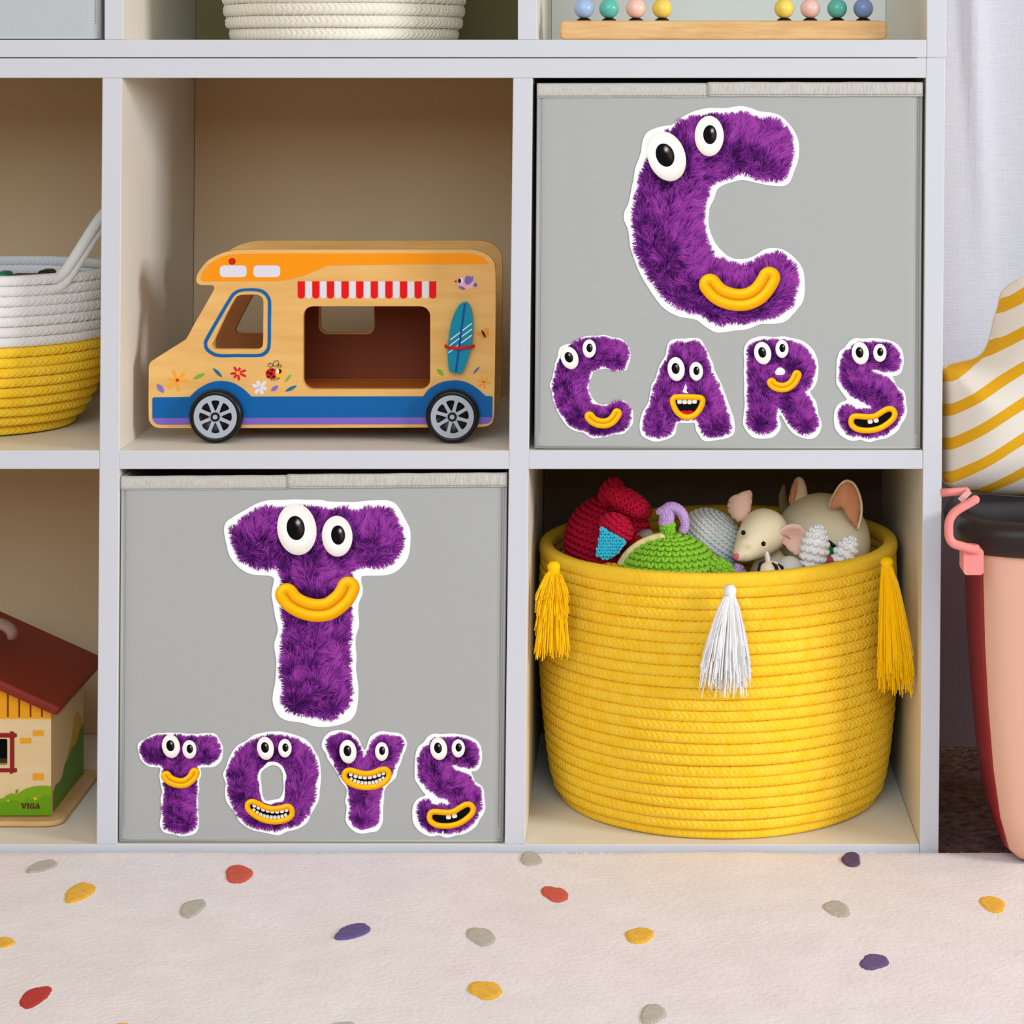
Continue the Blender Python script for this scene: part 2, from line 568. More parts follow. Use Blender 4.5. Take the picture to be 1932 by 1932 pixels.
def fur_print(fur, holes, mp, Y, parent, sc, count, eyes, mouthpts, seed):
    R = np.random.default_rng(seed)
    F = crom(fur, 3); H = [crom(h, 3) for h in holes]
    loops = [F] + H
    segA = np.concatenate(loops); segB = np.concatenate([np.roll(l, -1, 0) for l in loops])
    x0, y0 = F.min(0); x1, y1 = F.max(0)
    count = int(count * 2.1)
    Q = R.uniform((x0, y0), (x1, y1), (int(count * 2.6), 2))
    ins = inside(Q, F)
    for h in H: ins &= ~inside(Q, h)
    Q = Q[ins][:count]
    ab = segB - segA
    L2 = (ab ** 2).sum(1) + 1e-9
    nearhole = np.zeros(len(Q), bool); near = np.zeros_like(Q); dist = np.zeros(len(Q))
    soft = np.zeros_like(Q)
    for i in range(0, len(Q), 2000):
        q = Q[i:i + 2000]
        t = np.clip(((q[:, None] - segA) * ab).sum(2) / L2, 0, 1)
        c = segA + ab * t[..., None]
        dd = np.sqrt(((c - q[:, None]) ** 2).sum(2))
        j = dd.argmin(1)
        nearhole[i:i + 2000] = j >= len(F)
        near[i:i + 2000] = c[np.arange(len(q)), j]
        dist[i:i + 2000] = dd[np.arange(len(q)), j]
        w = 1.0 / (dd + 4) ** 3                       # soft outward direction
        vv = ((c - q[:, None]) / (dd[..., None] + 1e-6) * w[..., None]).sum(1) / w.sum(1)[:, None]
        soft[i:i + 2000] = vv
    ln = np.sqrt((soft ** 2).sum(1)) + 1e-6
    out = soft / np.maximum(ln, 0.35)[:, None]
    ang = np.array([noise.noise(Vector((q[0] / (130 * sc), q[1] / (130 * sc), seed))) for q in Q]) * 2.2
    flow = np.stack([np.cos(-1.15 + ang), np.sin(-1.15 + ang)], 1)
    sw = np.clip(1.1 - dist / (75 * sc), 0.25, 1)[:, None]
    dr = out * sw * 1.25 + flow * (1 - sw) * 0.9 + flow * 0.18
    dr += R.normal(0, 0.07, dr.shape)
    dr /= np.sqrt((dr ** 2).sum(1))[:, None] + 1e-6
    Ls = R.uniform(50, 104, len(Q)) * sc
    wd = R.uniform(1.5, 3.2, len(Q)) * sc
    # keep tips from spilling far beyond the outline
    spill = np.where(nearhole, 5, 30 + 26 * np.array([noise.noise(Vector((q[0] / (30 * sc), q[1] / (30 * sc), seed + 5.5))) for q in Q])) * sc
    lim = np.clip(dist + spill, np.where(nearhole, 6, 18) * sc, None)
    Ls = np.minimum(Ls, lim)
    clump = np.array([noise.noise(Vector((q[0] / (34 * sc), q[1] / (34 * sc), seed + 9.3))) for q in Q])
    big = np.array([noise.noise(Vector((q[0] / (110 * sc), q[1] / (110 * sc), seed + 3.3))) for q in Q])
    tone = 0.60 + 0.50 * clump + 0.30 * big + R.normal(0, 0.15, len(Q)) - np.where(R.random(len(Q)) < 0.20, 0.42, 0.0)
    cx = (x0 + x1) / 2; cy = (y0 + y1) / 2
    tone += 0.16 * ((Q[:, 0] - near[:, 0]) * -0.6 + (Q[:, 1] - near[:, 1]) * 0.8) / (dist + 20 * sc)
    tone += 0.10 * (Q[:, 0] - cx) / (x1 - x0)
    # printed soft shade around eyes and lips
    for (ex, ey, a, b) in eyes:
        rr = np.sqrt(((Q[:, 0] - ex - 2 * sc) / (a * 1.0)) ** 2 + ((Q[:, 1] - ey - 14 * sc) / (b * 1.0)) ** 2)
        tone -= 0.55 * np.clip(1.35 - rr, 0, 0.35) / 0.35
    for (mx, my, mr) in mouthpts:
        rr = np.sqrt((Q[:, 0] - mx) ** 2 + (Q[:, 1] - my - 14 * sc) ** 2) / mr
        tone = np.minimum(tone, tone - 0.45 * np.clip(1.5 - rr, 0, 0.4) / 0.4 * (1 / max(1, len(mouthpts) / 5)))
    order = np.argsort(dist + R.normal(0, 14 * sc, len(Q)))
    layer = np.empty(len(Q)); layer[order] = np.arange(len(Q))
    Yl = Y - 0.00004 - 0.00022 * layer / len(Q)
    nrm = np.stack([-dr[:, 1], dr[:, 0]], 1)
    bend = R.normal(0, 5 * sc, len(Q))[:, None] * nrm
    root = Q; tip = Q + dr * Ls[:, None] + bend; mid = Q + dr * Ls[:, None] * 0.45 + bend * 0.1
    w = wd[:, None] * nrm
    pts = [root - w * .45, root + w * .45, mid - w, mid + w, tip]
    n = len(Q)
    A = np.zeros((n, 5, 3))
    k = np.array([(D + yy) / FOC for yy in Yl])
    o0 = mp(0, 0, 0.0); o1 = mp(1, 1, 0.0)
    # linear crop map at Y=0, rescaled for each layer's depth
    sx = (o1.x - o0.x); sz = (o1.z - o0.z)
    for j, p in enumerate(pts):
        X = (o0.x + p[:, 0] * sx) * (D + Yl) / D
        Z = CZ + ((o0.z + p[:, 1] * sz) - CZ) * (D + Yl) / D
        A[:, j] = np.stack([X, Yl, Z], 1)
    t = tone
    cr = col_ramp(t - 0.42, [(0, P_DARK), (0.45, P_MID), (1, P_HI)])
    cm = col_ramp(t, [(0, P_DARK), (0.35, P_MID), (0.8, P_HI), (1, P_HI)])
    ct = col_ramp(t + 0.12, [(0, P_MID), (0.5, P_HI), (1, P_TIP)])
    C = np.stack([cr, cr, cm, cm, ct], 1)
    idx = np.arange(n)[:, None] * 5
    quads = (idx + np.array([0, 1, 3, 2])).tolist()
    tris = (idx + np.array([2, 3, 4])).tolist()
    verts = A.reshape(-1, 3)
    # under-print of plain purple, inset from the outline
    under = MB()
    def mpu(x, y, yy):
        q = mp(x, y, yy); return q
    c0 = F.mean(0)
    poly_mesh([F] + H, mpu, Y - 0.00003, Y, under)
    uv = np.array(under.v); nu = len(verts)
    verts = np.concatenate([verts, uv])
    cols = np.concatenate([C.reshape(-1, 3), np.tile(np.array(lin((74, 22, 98))), (len(uv), 1))])
    faces = quads + tris + [tuple(i + nu for i in f) for f in under.f]
    return mesh('fur', verts.tolist(), faces, PRINT, parent, cols=cols)


def ring_disc(cx, cy, a, b, tilt, mp, Y, colf, rings=8, n=40):
    t = radians(tilt); v = [mp(cx, cy, Y)]; c = [colf(0, 0)]; f = []
    for i in range(1, rings + 1):
        r = i / rings
        for j in range(n):
            u = 2 * pi * j / n
            x, y = a * r * cos(u), b * r * sin(u)
            v.append(mp(cx + x * cos(t) - y * sin(t), cy + x * sin(t) + y * cos(t), Y))
            c.append(colf(r * cos(u), r * sin(u)))
    for j in range(n):
        f.append((0, 1 + (j + 1) % n, 1 + j))
        for i in range(rings - 1):
            p = 1 + i * n
            f.append((p + j, p + (j + 1) % n, p + n + (j + 1) % n, p + n + j))
    return v, f, c


def joinp(parts):
    v = []; f = []; c = []
    for (a, b, d) in parts:
        n = len(v)
        v += [tuple(p) for p in a]; f += [tuple(i + n for i in q) for q in b]; c += [tuple(x) for x in d]
    return v, f, c


WH = np.array(lin((250, 249, 246))); WS = np.array(lin((196, 180, 160)))


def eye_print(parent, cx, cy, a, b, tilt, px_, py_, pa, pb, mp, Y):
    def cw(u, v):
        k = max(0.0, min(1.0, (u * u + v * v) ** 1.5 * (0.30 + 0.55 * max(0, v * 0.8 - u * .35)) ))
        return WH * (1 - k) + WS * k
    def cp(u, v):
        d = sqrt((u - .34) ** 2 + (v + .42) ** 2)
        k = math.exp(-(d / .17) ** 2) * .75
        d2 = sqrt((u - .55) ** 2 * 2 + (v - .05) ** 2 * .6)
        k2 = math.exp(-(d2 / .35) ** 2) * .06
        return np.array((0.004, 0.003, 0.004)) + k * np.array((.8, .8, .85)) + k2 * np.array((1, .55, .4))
    A = ring_disc(cx, cy, a, b, tilt, mp, Y, cw)
    B = ring_disc(px_, py_, pa, pb, tilt, mp, Y - 0.00003, cp, rings=12)
    v, f, c = joinp([A, B])
    return mesh('eye', v, f, PRINT, parent, cols=np.array(c))


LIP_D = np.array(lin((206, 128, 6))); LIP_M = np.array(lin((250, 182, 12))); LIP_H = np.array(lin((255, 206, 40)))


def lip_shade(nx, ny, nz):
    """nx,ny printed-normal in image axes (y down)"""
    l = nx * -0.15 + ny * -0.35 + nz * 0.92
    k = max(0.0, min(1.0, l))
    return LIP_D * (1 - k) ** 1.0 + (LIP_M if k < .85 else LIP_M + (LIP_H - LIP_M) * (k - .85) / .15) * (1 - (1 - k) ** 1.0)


def closed_mouth(parent, seam, hw, mp, Y, m=10):
    Sx = crom(seam, 4, closed=False); n = len(Sx)
    T = np.gradient(Sx, axis=0); T /= np.sqrt((T ** 2).sum(1))[:, None]
    Nn = np.stack([T[:, 1], -T[:, 0]], 1)             # upper side
    base = []
    for i in range(n): base.append((Sx[i], Nn[i]))
    for j in range(1, 12):
        a = pi * j / 12
        base.append((Sx[-1], Nn[-1] * cos(a) + T[-1] * sin(a)))
    for i in range(n - 1, -1, -1): base.append((Sx[i], -Nn[i]))
    for j in range(1, 12):
        a = pi * j / 12
        base.append((Sx[0], -Nn[0] * cos(a) - T[0] * sin(a)))
    K = len(base); v = []; c = []; f = []
    for q in range(m + 1):
        t = q / m
        for (p, d) in base:
            r = hw * t
            v.append(mp(p[0] + d[0] * r, p[1] + d[1] * r, Y))
            u = 2 * t - 1
            nz = sqrt(max(0, 1 - u * u))
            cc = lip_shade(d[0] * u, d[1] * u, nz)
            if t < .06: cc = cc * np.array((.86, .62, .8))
            c.append(cc)
    for q in range(m):
        for i in range(K):
            a, b = q * K + i, q * K + (i + 1) % K
            f.append((a, b, b + K, a + K))
    return mesh('mouth', [tuple(p) for p in v], f, PRINT, parent, cols=np.array(c))


def open_mouth(parent, ring, hw, mp, Y, teeth, tongue=None, m=8):
    Rg = crom(ring, 4); K = len(Rg)
    T = np.roll(Rg, -1, 0) - np.roll(Rg, 1, 0); T /= np.sqrt((T ** 2).sum(1))[:, None]
    Nn = np.stack([T[:, 1], -T[:, 0]], 1)
    cen = Rg.mean(0)
    if ((Rg - cen) * Nn).sum() < 0: Nn = -Nn
    parts = []
    inner = MB(); poly_mesh([Rg], mp, Y, Y + 0.00001, inner)
    parts.append((inner.v, inner.f, [(0.004, 0.003, 0.004)] * len(inner.v)))
    if tongue:
        tg = MB(); poly_mesh([crom(tongue, 4)], mp, Y - 0.00002, Y - 0.00001, tg)
        parts.append((tg.v, tg.f, [lin((206, 26, 24))] * len(tg.v)))
    for (tx, ty, w, h, tilt) in teeth:
        tt = MB()
        pl = rrect(-w / 2, -h / 2, w / 2, h / 2, min(w, h) * .35, 4)
        a = radians(tilt)
        pl = [(tx + x * cos(a) - y * sin(a), ty + x * sin(a) + y * cos(a)) for x, y in pl]
        poly_mesh([pl], mp, Y - 0.00004, Y - 0.00003, tt)
        ys = np.array([q[2] for q in tt.v]); kk = (ys - ys.min()) / (ys.max() - ys.min())
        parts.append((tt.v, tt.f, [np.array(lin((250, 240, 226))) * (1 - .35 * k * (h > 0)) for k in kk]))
    v = []; c = []; f = []
    for q in range(m + 1):
        u = 2 * q / m - 1
        for i in range(K):
            p = Rg[i] + Nn[i] * hw * u
            v.append(mp(p[0], p[1], Y - 0.00007))
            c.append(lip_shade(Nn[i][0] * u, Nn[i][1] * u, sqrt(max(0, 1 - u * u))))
    for q in range(m):
        for i in range(K):
            a, b = q * K + i, q * K + (i + 1) % K
            f.append((a, b, b + K, a + K))
    parts.append((v, f, c))
    v, f, c = joinp(parts)
    return mesh('mouth', v, f, PRINT, parent, cols=np.array(c))


C_OUT = [(1095,85),(1170,103),(1225,125),(1310,135),(1385,155),(1450,210),(1510,290),(1540,370),(1545,430),(1535,520),(1505,600),(1480,670),(1450,705),(1400,720),(1300,712),(1200,692),(1130,675),(1070,672),(1020,685),(960,703),(905,735),(885,770),(870,820),(838,880),(828,940),(825,1010),(840,1080),(875,1160),(920,1220),(975,1270),(1030,1293),(1080,1298),(1140,1290),(1200,1265),(1260,1225),(1320,1210),(1390,1215),(1450,1240),(1510,1290),(1560,1350),(1583,1420),(1588,1500),(1587,1570),(1570,1640),(1530,1695),(1490,1740),(1450,1780),(1400,1803),(1330,1810),(1240,1812),(1180,1835),(1120,1855),(1040,1862),(960,1875),(900,1880),(860,1868),(790,1825),(740,1785),(690,1770),(600,1755),(520,1720),(455,1670),(400,1600),(360,1540),(310,1460),(265,1370),(225,1260),(205,1190),(195,1100),(180,1040),(158,990),(155,950),(165,910),(190,860),(205,800),(218,730),(235,650),(245,580),(275,500),(293,440),(300,380),(320,320),(350,285),(410,258),(470,243),(530,235),(570,205),(620,170),(690,135),(760,112),(830,100),(900,100),(970,100),(1040,88)]
C_FUR = [(1100,150),(1180,180),(1230,205),(1290,185),(1350,200),(1410,250),(1450,290),(1475,340),(1490,420),(1475,500),(1455,580),(1430,640),(1390,670),(1330,660),(1250,660),(1190,645),(1130,615),(1070,605),(1020,625),(960,655),(900,672),(850,700),(815,730),(820,790),(785,850),(780,910),(770,970),(780,1040),(795,1110),(810,1180),(840,1240),(860,1290),(920,1305),(980,1335),(1050,1352),(1120,1347),(1190,1332),(1240,1295),(1300,1265),(1370,1260),(1430,1290),(1480,1335),(1520,1400),(1525,1480),(1510,1560),(1490,1640),(1440,1690),(1380,1735),(1300,1750),(1200,1770),(1130,1795),(1060,1795),(980,1800),(920,1810),(860,1780),(800,1740),(740,1715),(650,1695),(580,1665),(500,1615),(450,1560),(410,1490),(350,1410),(310,1330),(275,1260),(255,1180),(245,1080),(225,980),(245,880),(265,800),(285,700),(305,620),(340,550),(380,460),(450,330),(540,290),(580,235),(640,205),(700,185),(780,170),(850,160),(930,163),(1000,163),(1050,150)]
LET = {}
LET['C'] = dict(out=C_OUT, fur=C_FUR, holes=[], hole_out=[], eyes=[(493,482,148,203,-20,482,473,72,95),(832,322,115,160,0,838,311,54,76)],
                seam=[(838,1500),(890,1560),(960,1600),(1050,1620),(1140,1612),(1220,1570),(1275,1505),(1308,1445)], hw=88, n=11000, sc=1.0)
LET['T'] = dict(out=[(310,150),(370,120),(450,100),(560,98),(650,93),(760,97),(860,97),(930,110),(1050,113),(1130,115),(1220,104),(1330,100),(1400,103),(1450,125),(1490,175),(1530,250),(1565,320),(1573,380),(1568,480),(1550,560),(1510,620),(1450,670),(1380,693),(1300,698),(1200,700),(1182,715),(1185,760),(1195,800),(1190,850),(1165,910),(1158,980),(1165,1060),(1162,1110),(1140,1180),(1138,1260),(1145,1340),(1140,1430),(1152,1520),(1160,1600),(1155,1700),(1140,1780),(1100,1840),(1040,1870),(960,1890),(880,1897),(800,1890),(720,1865),(650,1855),(590,1845),(530,1810),(495,1750),(480,1690),(485,1620),(500,1550),(505,1480),(510,1380),(500,1310),(493,1240),(510,1180),(522,1130),(515,1080),(500,1020),(490,960),(480,900),(472,850),(480,790),(490,740),(485,715),(460,700),(400,695),(320,688),(250,660),(180,600),(135,530),(115,450),(100,380),(95,320),(115,270),(170,230),(240,190)],
                fur=[(450,160),(520,175),(600,175),(700,170),(790,160),(850,165),(920,190),(1010,170),(1070,178),(1130,200),(1210,175),(1290,175),(1380,175),(1425,195),(1445,240),(1480,310),(1505,400),(1495,480),(1450,560),(1370,610),(1280,625),(1180,615),(1110,645),(1095,720),(1100,820),(1085,960),(1095,1030),(1090,1100),(1085,1200),(1070,1270),(1090,1330),(1080,1400),(1090,1480),(1085,1560),(1095,1630),(1080,1720),(1040,1765),(980,1800),(900,1830),(830,1805),(760,1795),(680,1790),(610,1750),(570,1710),(570,1660),(580,1600),(565,1530),(555,1460),(555,1380),(575,1320),(560,1260),(575,1190),(590,1130),(570,1060),(558,990),(575,930),(565,850),(565,740),(550,670),(500,620),(440,630),(390,630),(300,605),(240,575),(205,520),(175,430),(155,340),(200,300),(275,235),(355,195)],
                holes=[], hole_out=[], eyes=[(672,330,155,206,-8,663,320,72,97),(992,385,121,162,-3,999,376,56,77)],
                seam=[(592,848),(640,905),(720,950),(820,973),(920,962),(1000,910),(1050,855),(1080,795)], hw=91, n=9500, sc=1.0)
LET['A'] = dict(out=[(870,150),(950,148),(1010,165),(1055,210),(1100,300),(1150,390),(1180,470),(1220,550),(1240,650),(1290,750),(1350,870),(1390,980),(1430,1080),(1470,1200),(1510,1310),(1545,1400),(1562,1500),(1565,1600),(1545,1670),(1500,1710),(1400,1745),(1290,1765),(1180,1780),(1100,1783),(1050,1760),(1000,1690),(955,1620),(940,1550),(935,1510),(910,1492),(800,1497),(690,1493),(655,1515),(640,1570),(630,1640),(600,1690),(540,1730),(450,1765),(330,1790),(250,1780),(160,1740),(90,1690),(60,1600),(58,1500),(80,1400),(110,1310),(160,1230),(200,1150),(215,1060),(235,960),(240,900),(270,850),(310,780),(340,680),(370,590),(420,500),(465,430),(480,350),(500,260),(530,205),(590,170),(680,160),(780,160)],
                fur=[(570,270),(680,235),(790,245),(870,222),(950,222),(1005,255),(1035,310),(1075,370),(1100,430),(1110,520),(1155,600),(1170,700),(1220,810),(1270,880),(1305,970),(1335,1070),(1375,1150),(1395,1250),(1425,1340),(1455,1430),(1480,1550),(1455,1630),(1360,1665),(1260,1695),(1150,1700),(1090,1665),(1035,1575),(1010,1500),(985,1430),(940,1415),(800,1415),(660,1425),(595,1480),(570,1560),(555,1620),(490,1675),(420,1695),(320,1705),(225,1670),(150,1635),(135,1555),(145,1450),(175,1350),(230,1240),(268,1130),(280,1050),(305,1010),(305,930),(355,850),(405,700),(430,610),(515,490),(545,330)],
                holes=[[(790,870),(812,940),(800,985),(832,1027),(760,1020),(735,1000),(757,945)]], hole_out=[],
                eyes=[(635,642,135,190,-6,627,632,64,88),(953,677,108,150,-2,957,668,49,69)],
                ring=[(640,1085),(815,1082),(990,1090),(1045,1110),(1055,1160),(1030,1240),(980,1320),(910,1380),(820,1405),(730,1385),(650,1320),(600,1230),(580,1150),(595,1105)], hw=45,
                teeth=[(690,1158,72,66,0),(770,1162,72,70,0),(848,1162,72,70,0),(928,1156,72,64,0)],
                tongue=[(690,1330),(730,1302),(780,1298),(808,1306),(835,1298),(880,1300),(915,1330),(870,1375),(800,1390),(730,1375)], n=5200, sc=1.56)
LET['R'] = dict(out=[(310,130),(430,140),(530,133),(610,150),(700,170),(780,220),(840,290),(870,370),(882,450),(875,530),(865,590),(830,660),(795,690),(820,740),(855,790),(870,850),(880,920),(905,980),(912,1040),(890,1110),(840,1160),(770,1170),(690,1150),(620,1110),(570,1050),(540,1000),(510,945),(490,930),(480,950),(498,1010),(495,1070),(450,1130),(400,1160),(300,1168),(220,1155),(160,1100),(120,1030),(120,960),(128,880),(135,800),(128,700),(130,600),(125,500),(130,400),(125,300),(135,230),(180,170),(240,145)],
                fur=[(250,205),(330,190),(410,188),(500,190),(570,193),(650,217),(725,247),(780,315),(820,380),(832,460),(808,540),(795,615),(745,660),(722,690),(770,755),(815,805),(812,870),(838,930),(860,990),(840,1055),(800,1100),(750,1118),(685,1085),(628,1042),(580,985),(548,915),(495,850),(458,830),(447,890),(435,960),(448,1035),(422,1070),(365,1098),(280,1103),(218,1070),(175,1015),(175,900),(190,820),(175,740),(185,620),(170,500),(182,400),(175,285),(207,228)],
                holes=[[(440,490),(470,450),(500,445),(530,460),(548,490),(530,520),(490,525),(450,520)]], hole_out=[],
                eyes=[(316,302,86,115,-12,312,295,40,55),(512,259,66,92,0,516,250,31,43)],
                seam=[(408,600),(440,632),(500,650),(560,643),(610,612),(642,570),(663,522)], hw=49, n=5200, sc=1.0)
LET['S'] = dict(out=[(1250,152),(1330,155),(1440,150),(1540,160),(1620,180),(1690,220),(1730,280),(1743,350),(1740,430),(1715,500),(1670,530),(1635,535),(1655,590),(1680,640),(1740,680),(1762,730),(1770,820),(1778,890),(1760,960),(1720,1020),(1690,1080),(1630,1130),(1560,1165),(1480,1180),(1400,1203),(1350,1195),(1310,1180),(1240,1190),(1180,1180),(1100,1130),(1050,1060),(1038,980),(1042,900),(1065,840),(1110,800),(1170,775),(1140,730),(1100,670),(1065,610),(1062,520),(1065,420),(1075,340),(1100,280),(1150,240),(1190,185)],
                fur=[(1150,300),(1210,285),(1240,235),(1290,210),(1370,212),(1450,205),(1530,215),(1605,232),(1660,268),(1690,330),(1690,400),(1675,460),(1630,478),(1560,468),(1530,475),(1500,450),(1430,450),(1405,470),(1430,515),(1500,540),(1565,570),(1630,610),(1655,685),(1715,725),(1710,800),(1725,880),(1690,955),(1665,1015),(1610,1070),(1525,1115),(1440,1130),(1380,1145),(1310,1120),(1225,1125),(1160,1080),(1110,1005),(1100,930),(1110,875),(1155,840),(1200,840),(1245,885),(1330,882),(1432,892),(1435,825),(1360,790),(1290,757),(1215,710),(1175,650),(1118,595),(1115,500),(1115,420),(1140,350)],
                holes=[], hole_out=[], eyes=[(1305,303,86,115,-8,1298,295,40,55),(1503,299,67,92,0,1507,290,32,43)],
                ring=[(1212,985),(1228,950),(1270,940),(1330,945),(1400,948),(1460,937),(1520,900),(1580,868),(1630,872),(1655,912),(1640,960),(1590,1010),(1520,1055),(1440,1080),(1350,1085),(1270,1070),(1220,1030)], hw=29,
                teeth=[(1405,995,50,42,-4),(1465,982,50,46,-12)], tongue=None, n=4800, sc=1.0)
LET['O'] = dict(out=[(1400,115),(1480,108),(1560,110),(1640,125),(1720,150),(1800,185),(1860,240),(1900,310),(1940,380),(1957,480),(1960,600),(1950,700),(1940,800),(1900,880),(1860,950),(1830,1020),(1780,1065),(1710,1100),(1620,1120),(1540,1158),(1470,1150),(1380,1130),(1280,1110),(1200,1070),(1130,1010),(1090,930),(1040,870),(1000,800),(990,700),(1000,640),(975,570),(972,530),(1000,470),(1030,380),(1080,290),(1130,240),(1200,205),(1270,150),(1330,130)],
                fur=[(1370,175),(1450,160),(1550,160),(1635,182),(1715,205),(1790,252),(1848,315),(1880,385),(1908,470),(1912,560),(1890,640),(1893,720),(1878,800),(1840,875),(1808,950),(1742,1025),(1655,1055),(1570,1072),(1520,1095),(1440,1088),(1330,1080),(1228,1038),(1150,972),(1100,885),(1070,815),(1042,755),(1045,680),(1040,600),(1022,550),(1040,470),(1070,395),(1118,327),(1160,280),(1235,240),(1300,202)],
                holes=[[(1430,415),(1520,420),(1580,470),(1615,560),(1598,640),(1598,730),(1580,815),(1500,830),(1450,850),(1370,820),(1350,760),(1335,700),(1335,640),(1315,580),(1338,500),(1380,462)]],
                hole_out=[[(1450,452),(1500,452),(1545,475),(1575,530),(1580,600),(1585,680),(1570,740),(1540,785),(1480,800),(1410,810),(1385,790),(1365,730),(1360,650),(1350,580),(1355,530),(1385,490)]],
                eyes=[(1400,278,85,118,-8,1395,270,40,55),(1597,277,68,94,0,1602,271,31,43)],
                ring=[(1218,880),(1225,835),(1265,818),(1320,835),(1400,875),(1480,890),(1560,880),(1620,865),(1660,885),(1670,940),(1640,985),(1580,1010),(1500,1022),(1400,1010),(1310,970),(1245,920)], hw=28,
                teeth=[(1287,860,36,34,20),(1330,878,38,38,22),(1377,897,40,38,18),(1424,910,40,38,10),(1470,918,40,38,3),(1518,920,40,38,-4),(1567,915,40,38,-8),(1612,905,38,36,-12)] +
                      [(1280,905,32,40,35),(1315,930,32,40,28),(1350,950,32,40,20),(1385,965,32,40,14),(1420,972,32,40,8),(1458,977,32,40,3),(1495,978,32,40,-2),(1533,976,32,40,-6),(1570,968,32,38,-14),(1605,955,30,36,-24)], tongue=None, n=5600, sc=1.0)
LET['Y'] = dict(out=[(240,95),(300,100),(360,130),(410,180),(440,250),(460,285),(475,293),(490,270),(505,220),(530,160),(590,120),(650,105),(720,115),(790,120),(850,140),(890,190),(900,240),(885,300),(860,350),(840,420),(805,500),(790,570),(740,620),(690,670),(670,720),(668,790),(660,860),(658,950),(655,1020),(630,1080),(590,1120),(520,1130),(460,1142),(390,1132),(320,1080),(280,1010),(285,930),(290,870),(275,820),(290,740),(285,680),(240,620),(200,540),(150,460),(100,390),(80,330),(45,280),(38,230),(60,170),(110,120),(170,98)],
                fur=[(155,170),(220,148),(298,155),(352,198),(390,240),(412,300),(445,365),(475,405),(508,335),(540,290),(557,225),(608,178),(655,158),(720,170),(795,175),(838,205),(842,260),(818,320),(793,380),(765,435),(740,495),(710,560),(650,640),(628,700),(614,790),(600,850),(604,940),(590,1015),(562,1050),(498,1073),(440,1085),(378,1058),(342,1012),(332,970),(355,900),(332,830),(340,760),(330,690),(288,610),(240,535),(192,465),(170,400),(140,330),(112,280),(95,240),(112,198)],
                holes=[], hole_out=[], eyes=[(303,312,86,120,-6,298,304,40,56),(645,311,68,95,0,649,303,31,44)],
                ring=[(265,560),(280,515),(330,500),(400,520),(480,535),(560,525),(620,500),(680,490),(715,520),(712,575),(670,625),(600,660),(500,675),(410,665),(330,635),(280,595)], hw=29,
                teeth=[(332,545,36,32,14),(380,560,40,36,12),(427,570,40,36,8),(475,575,40,36,2),(525,572,40,36,-4),(572,562,40,36,-10),(618,550,38,34,-14),(662,535,36,30,-16)] +
                      [(335,590,30,36,32),(372,608,32,38,24),(408,620,32,38,14),(445,628,32,38,8),(482,630,32,38,2),(520,630,32,38,-3),(557,625,32,38,-8),(593,615,32,38,-14),(628,600,32,38,-24),(660,580,30,34,-34)], tongue=None, n=5000, sc=1.0)


def sticker(parent, key, mp, Y, label, seed, strand=1.0, cnt=None):
    L_ = LET[key]
    st = plate('letter_sticker', [crom(L_['out'], 3)] + [crom(h, 3) for h in L_['hole_out']], mp, Y - 0.0003, Y, STK, parent)
    st['label'] = label
    Yp = Y - 0.0003
    sc = L_['sc'] * strand
    mpts = []
    src = L_.get('seam') or L_['ring']
    for p in src[::2]: mpts.append((p[0], p[1], L_['hw'] * 1.1))
    fur_print(L_['fur'], L_['holes'], mp, Yp, st, sc, cnt or L_['n'], [(e[0], e[1], e[2], e[3]) for e in L_['eyes']], mpts, seed)
    for e in L_['eyes']:
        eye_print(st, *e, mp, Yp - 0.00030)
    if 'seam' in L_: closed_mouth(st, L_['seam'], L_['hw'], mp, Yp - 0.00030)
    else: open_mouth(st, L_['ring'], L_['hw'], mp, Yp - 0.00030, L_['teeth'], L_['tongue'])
    return st


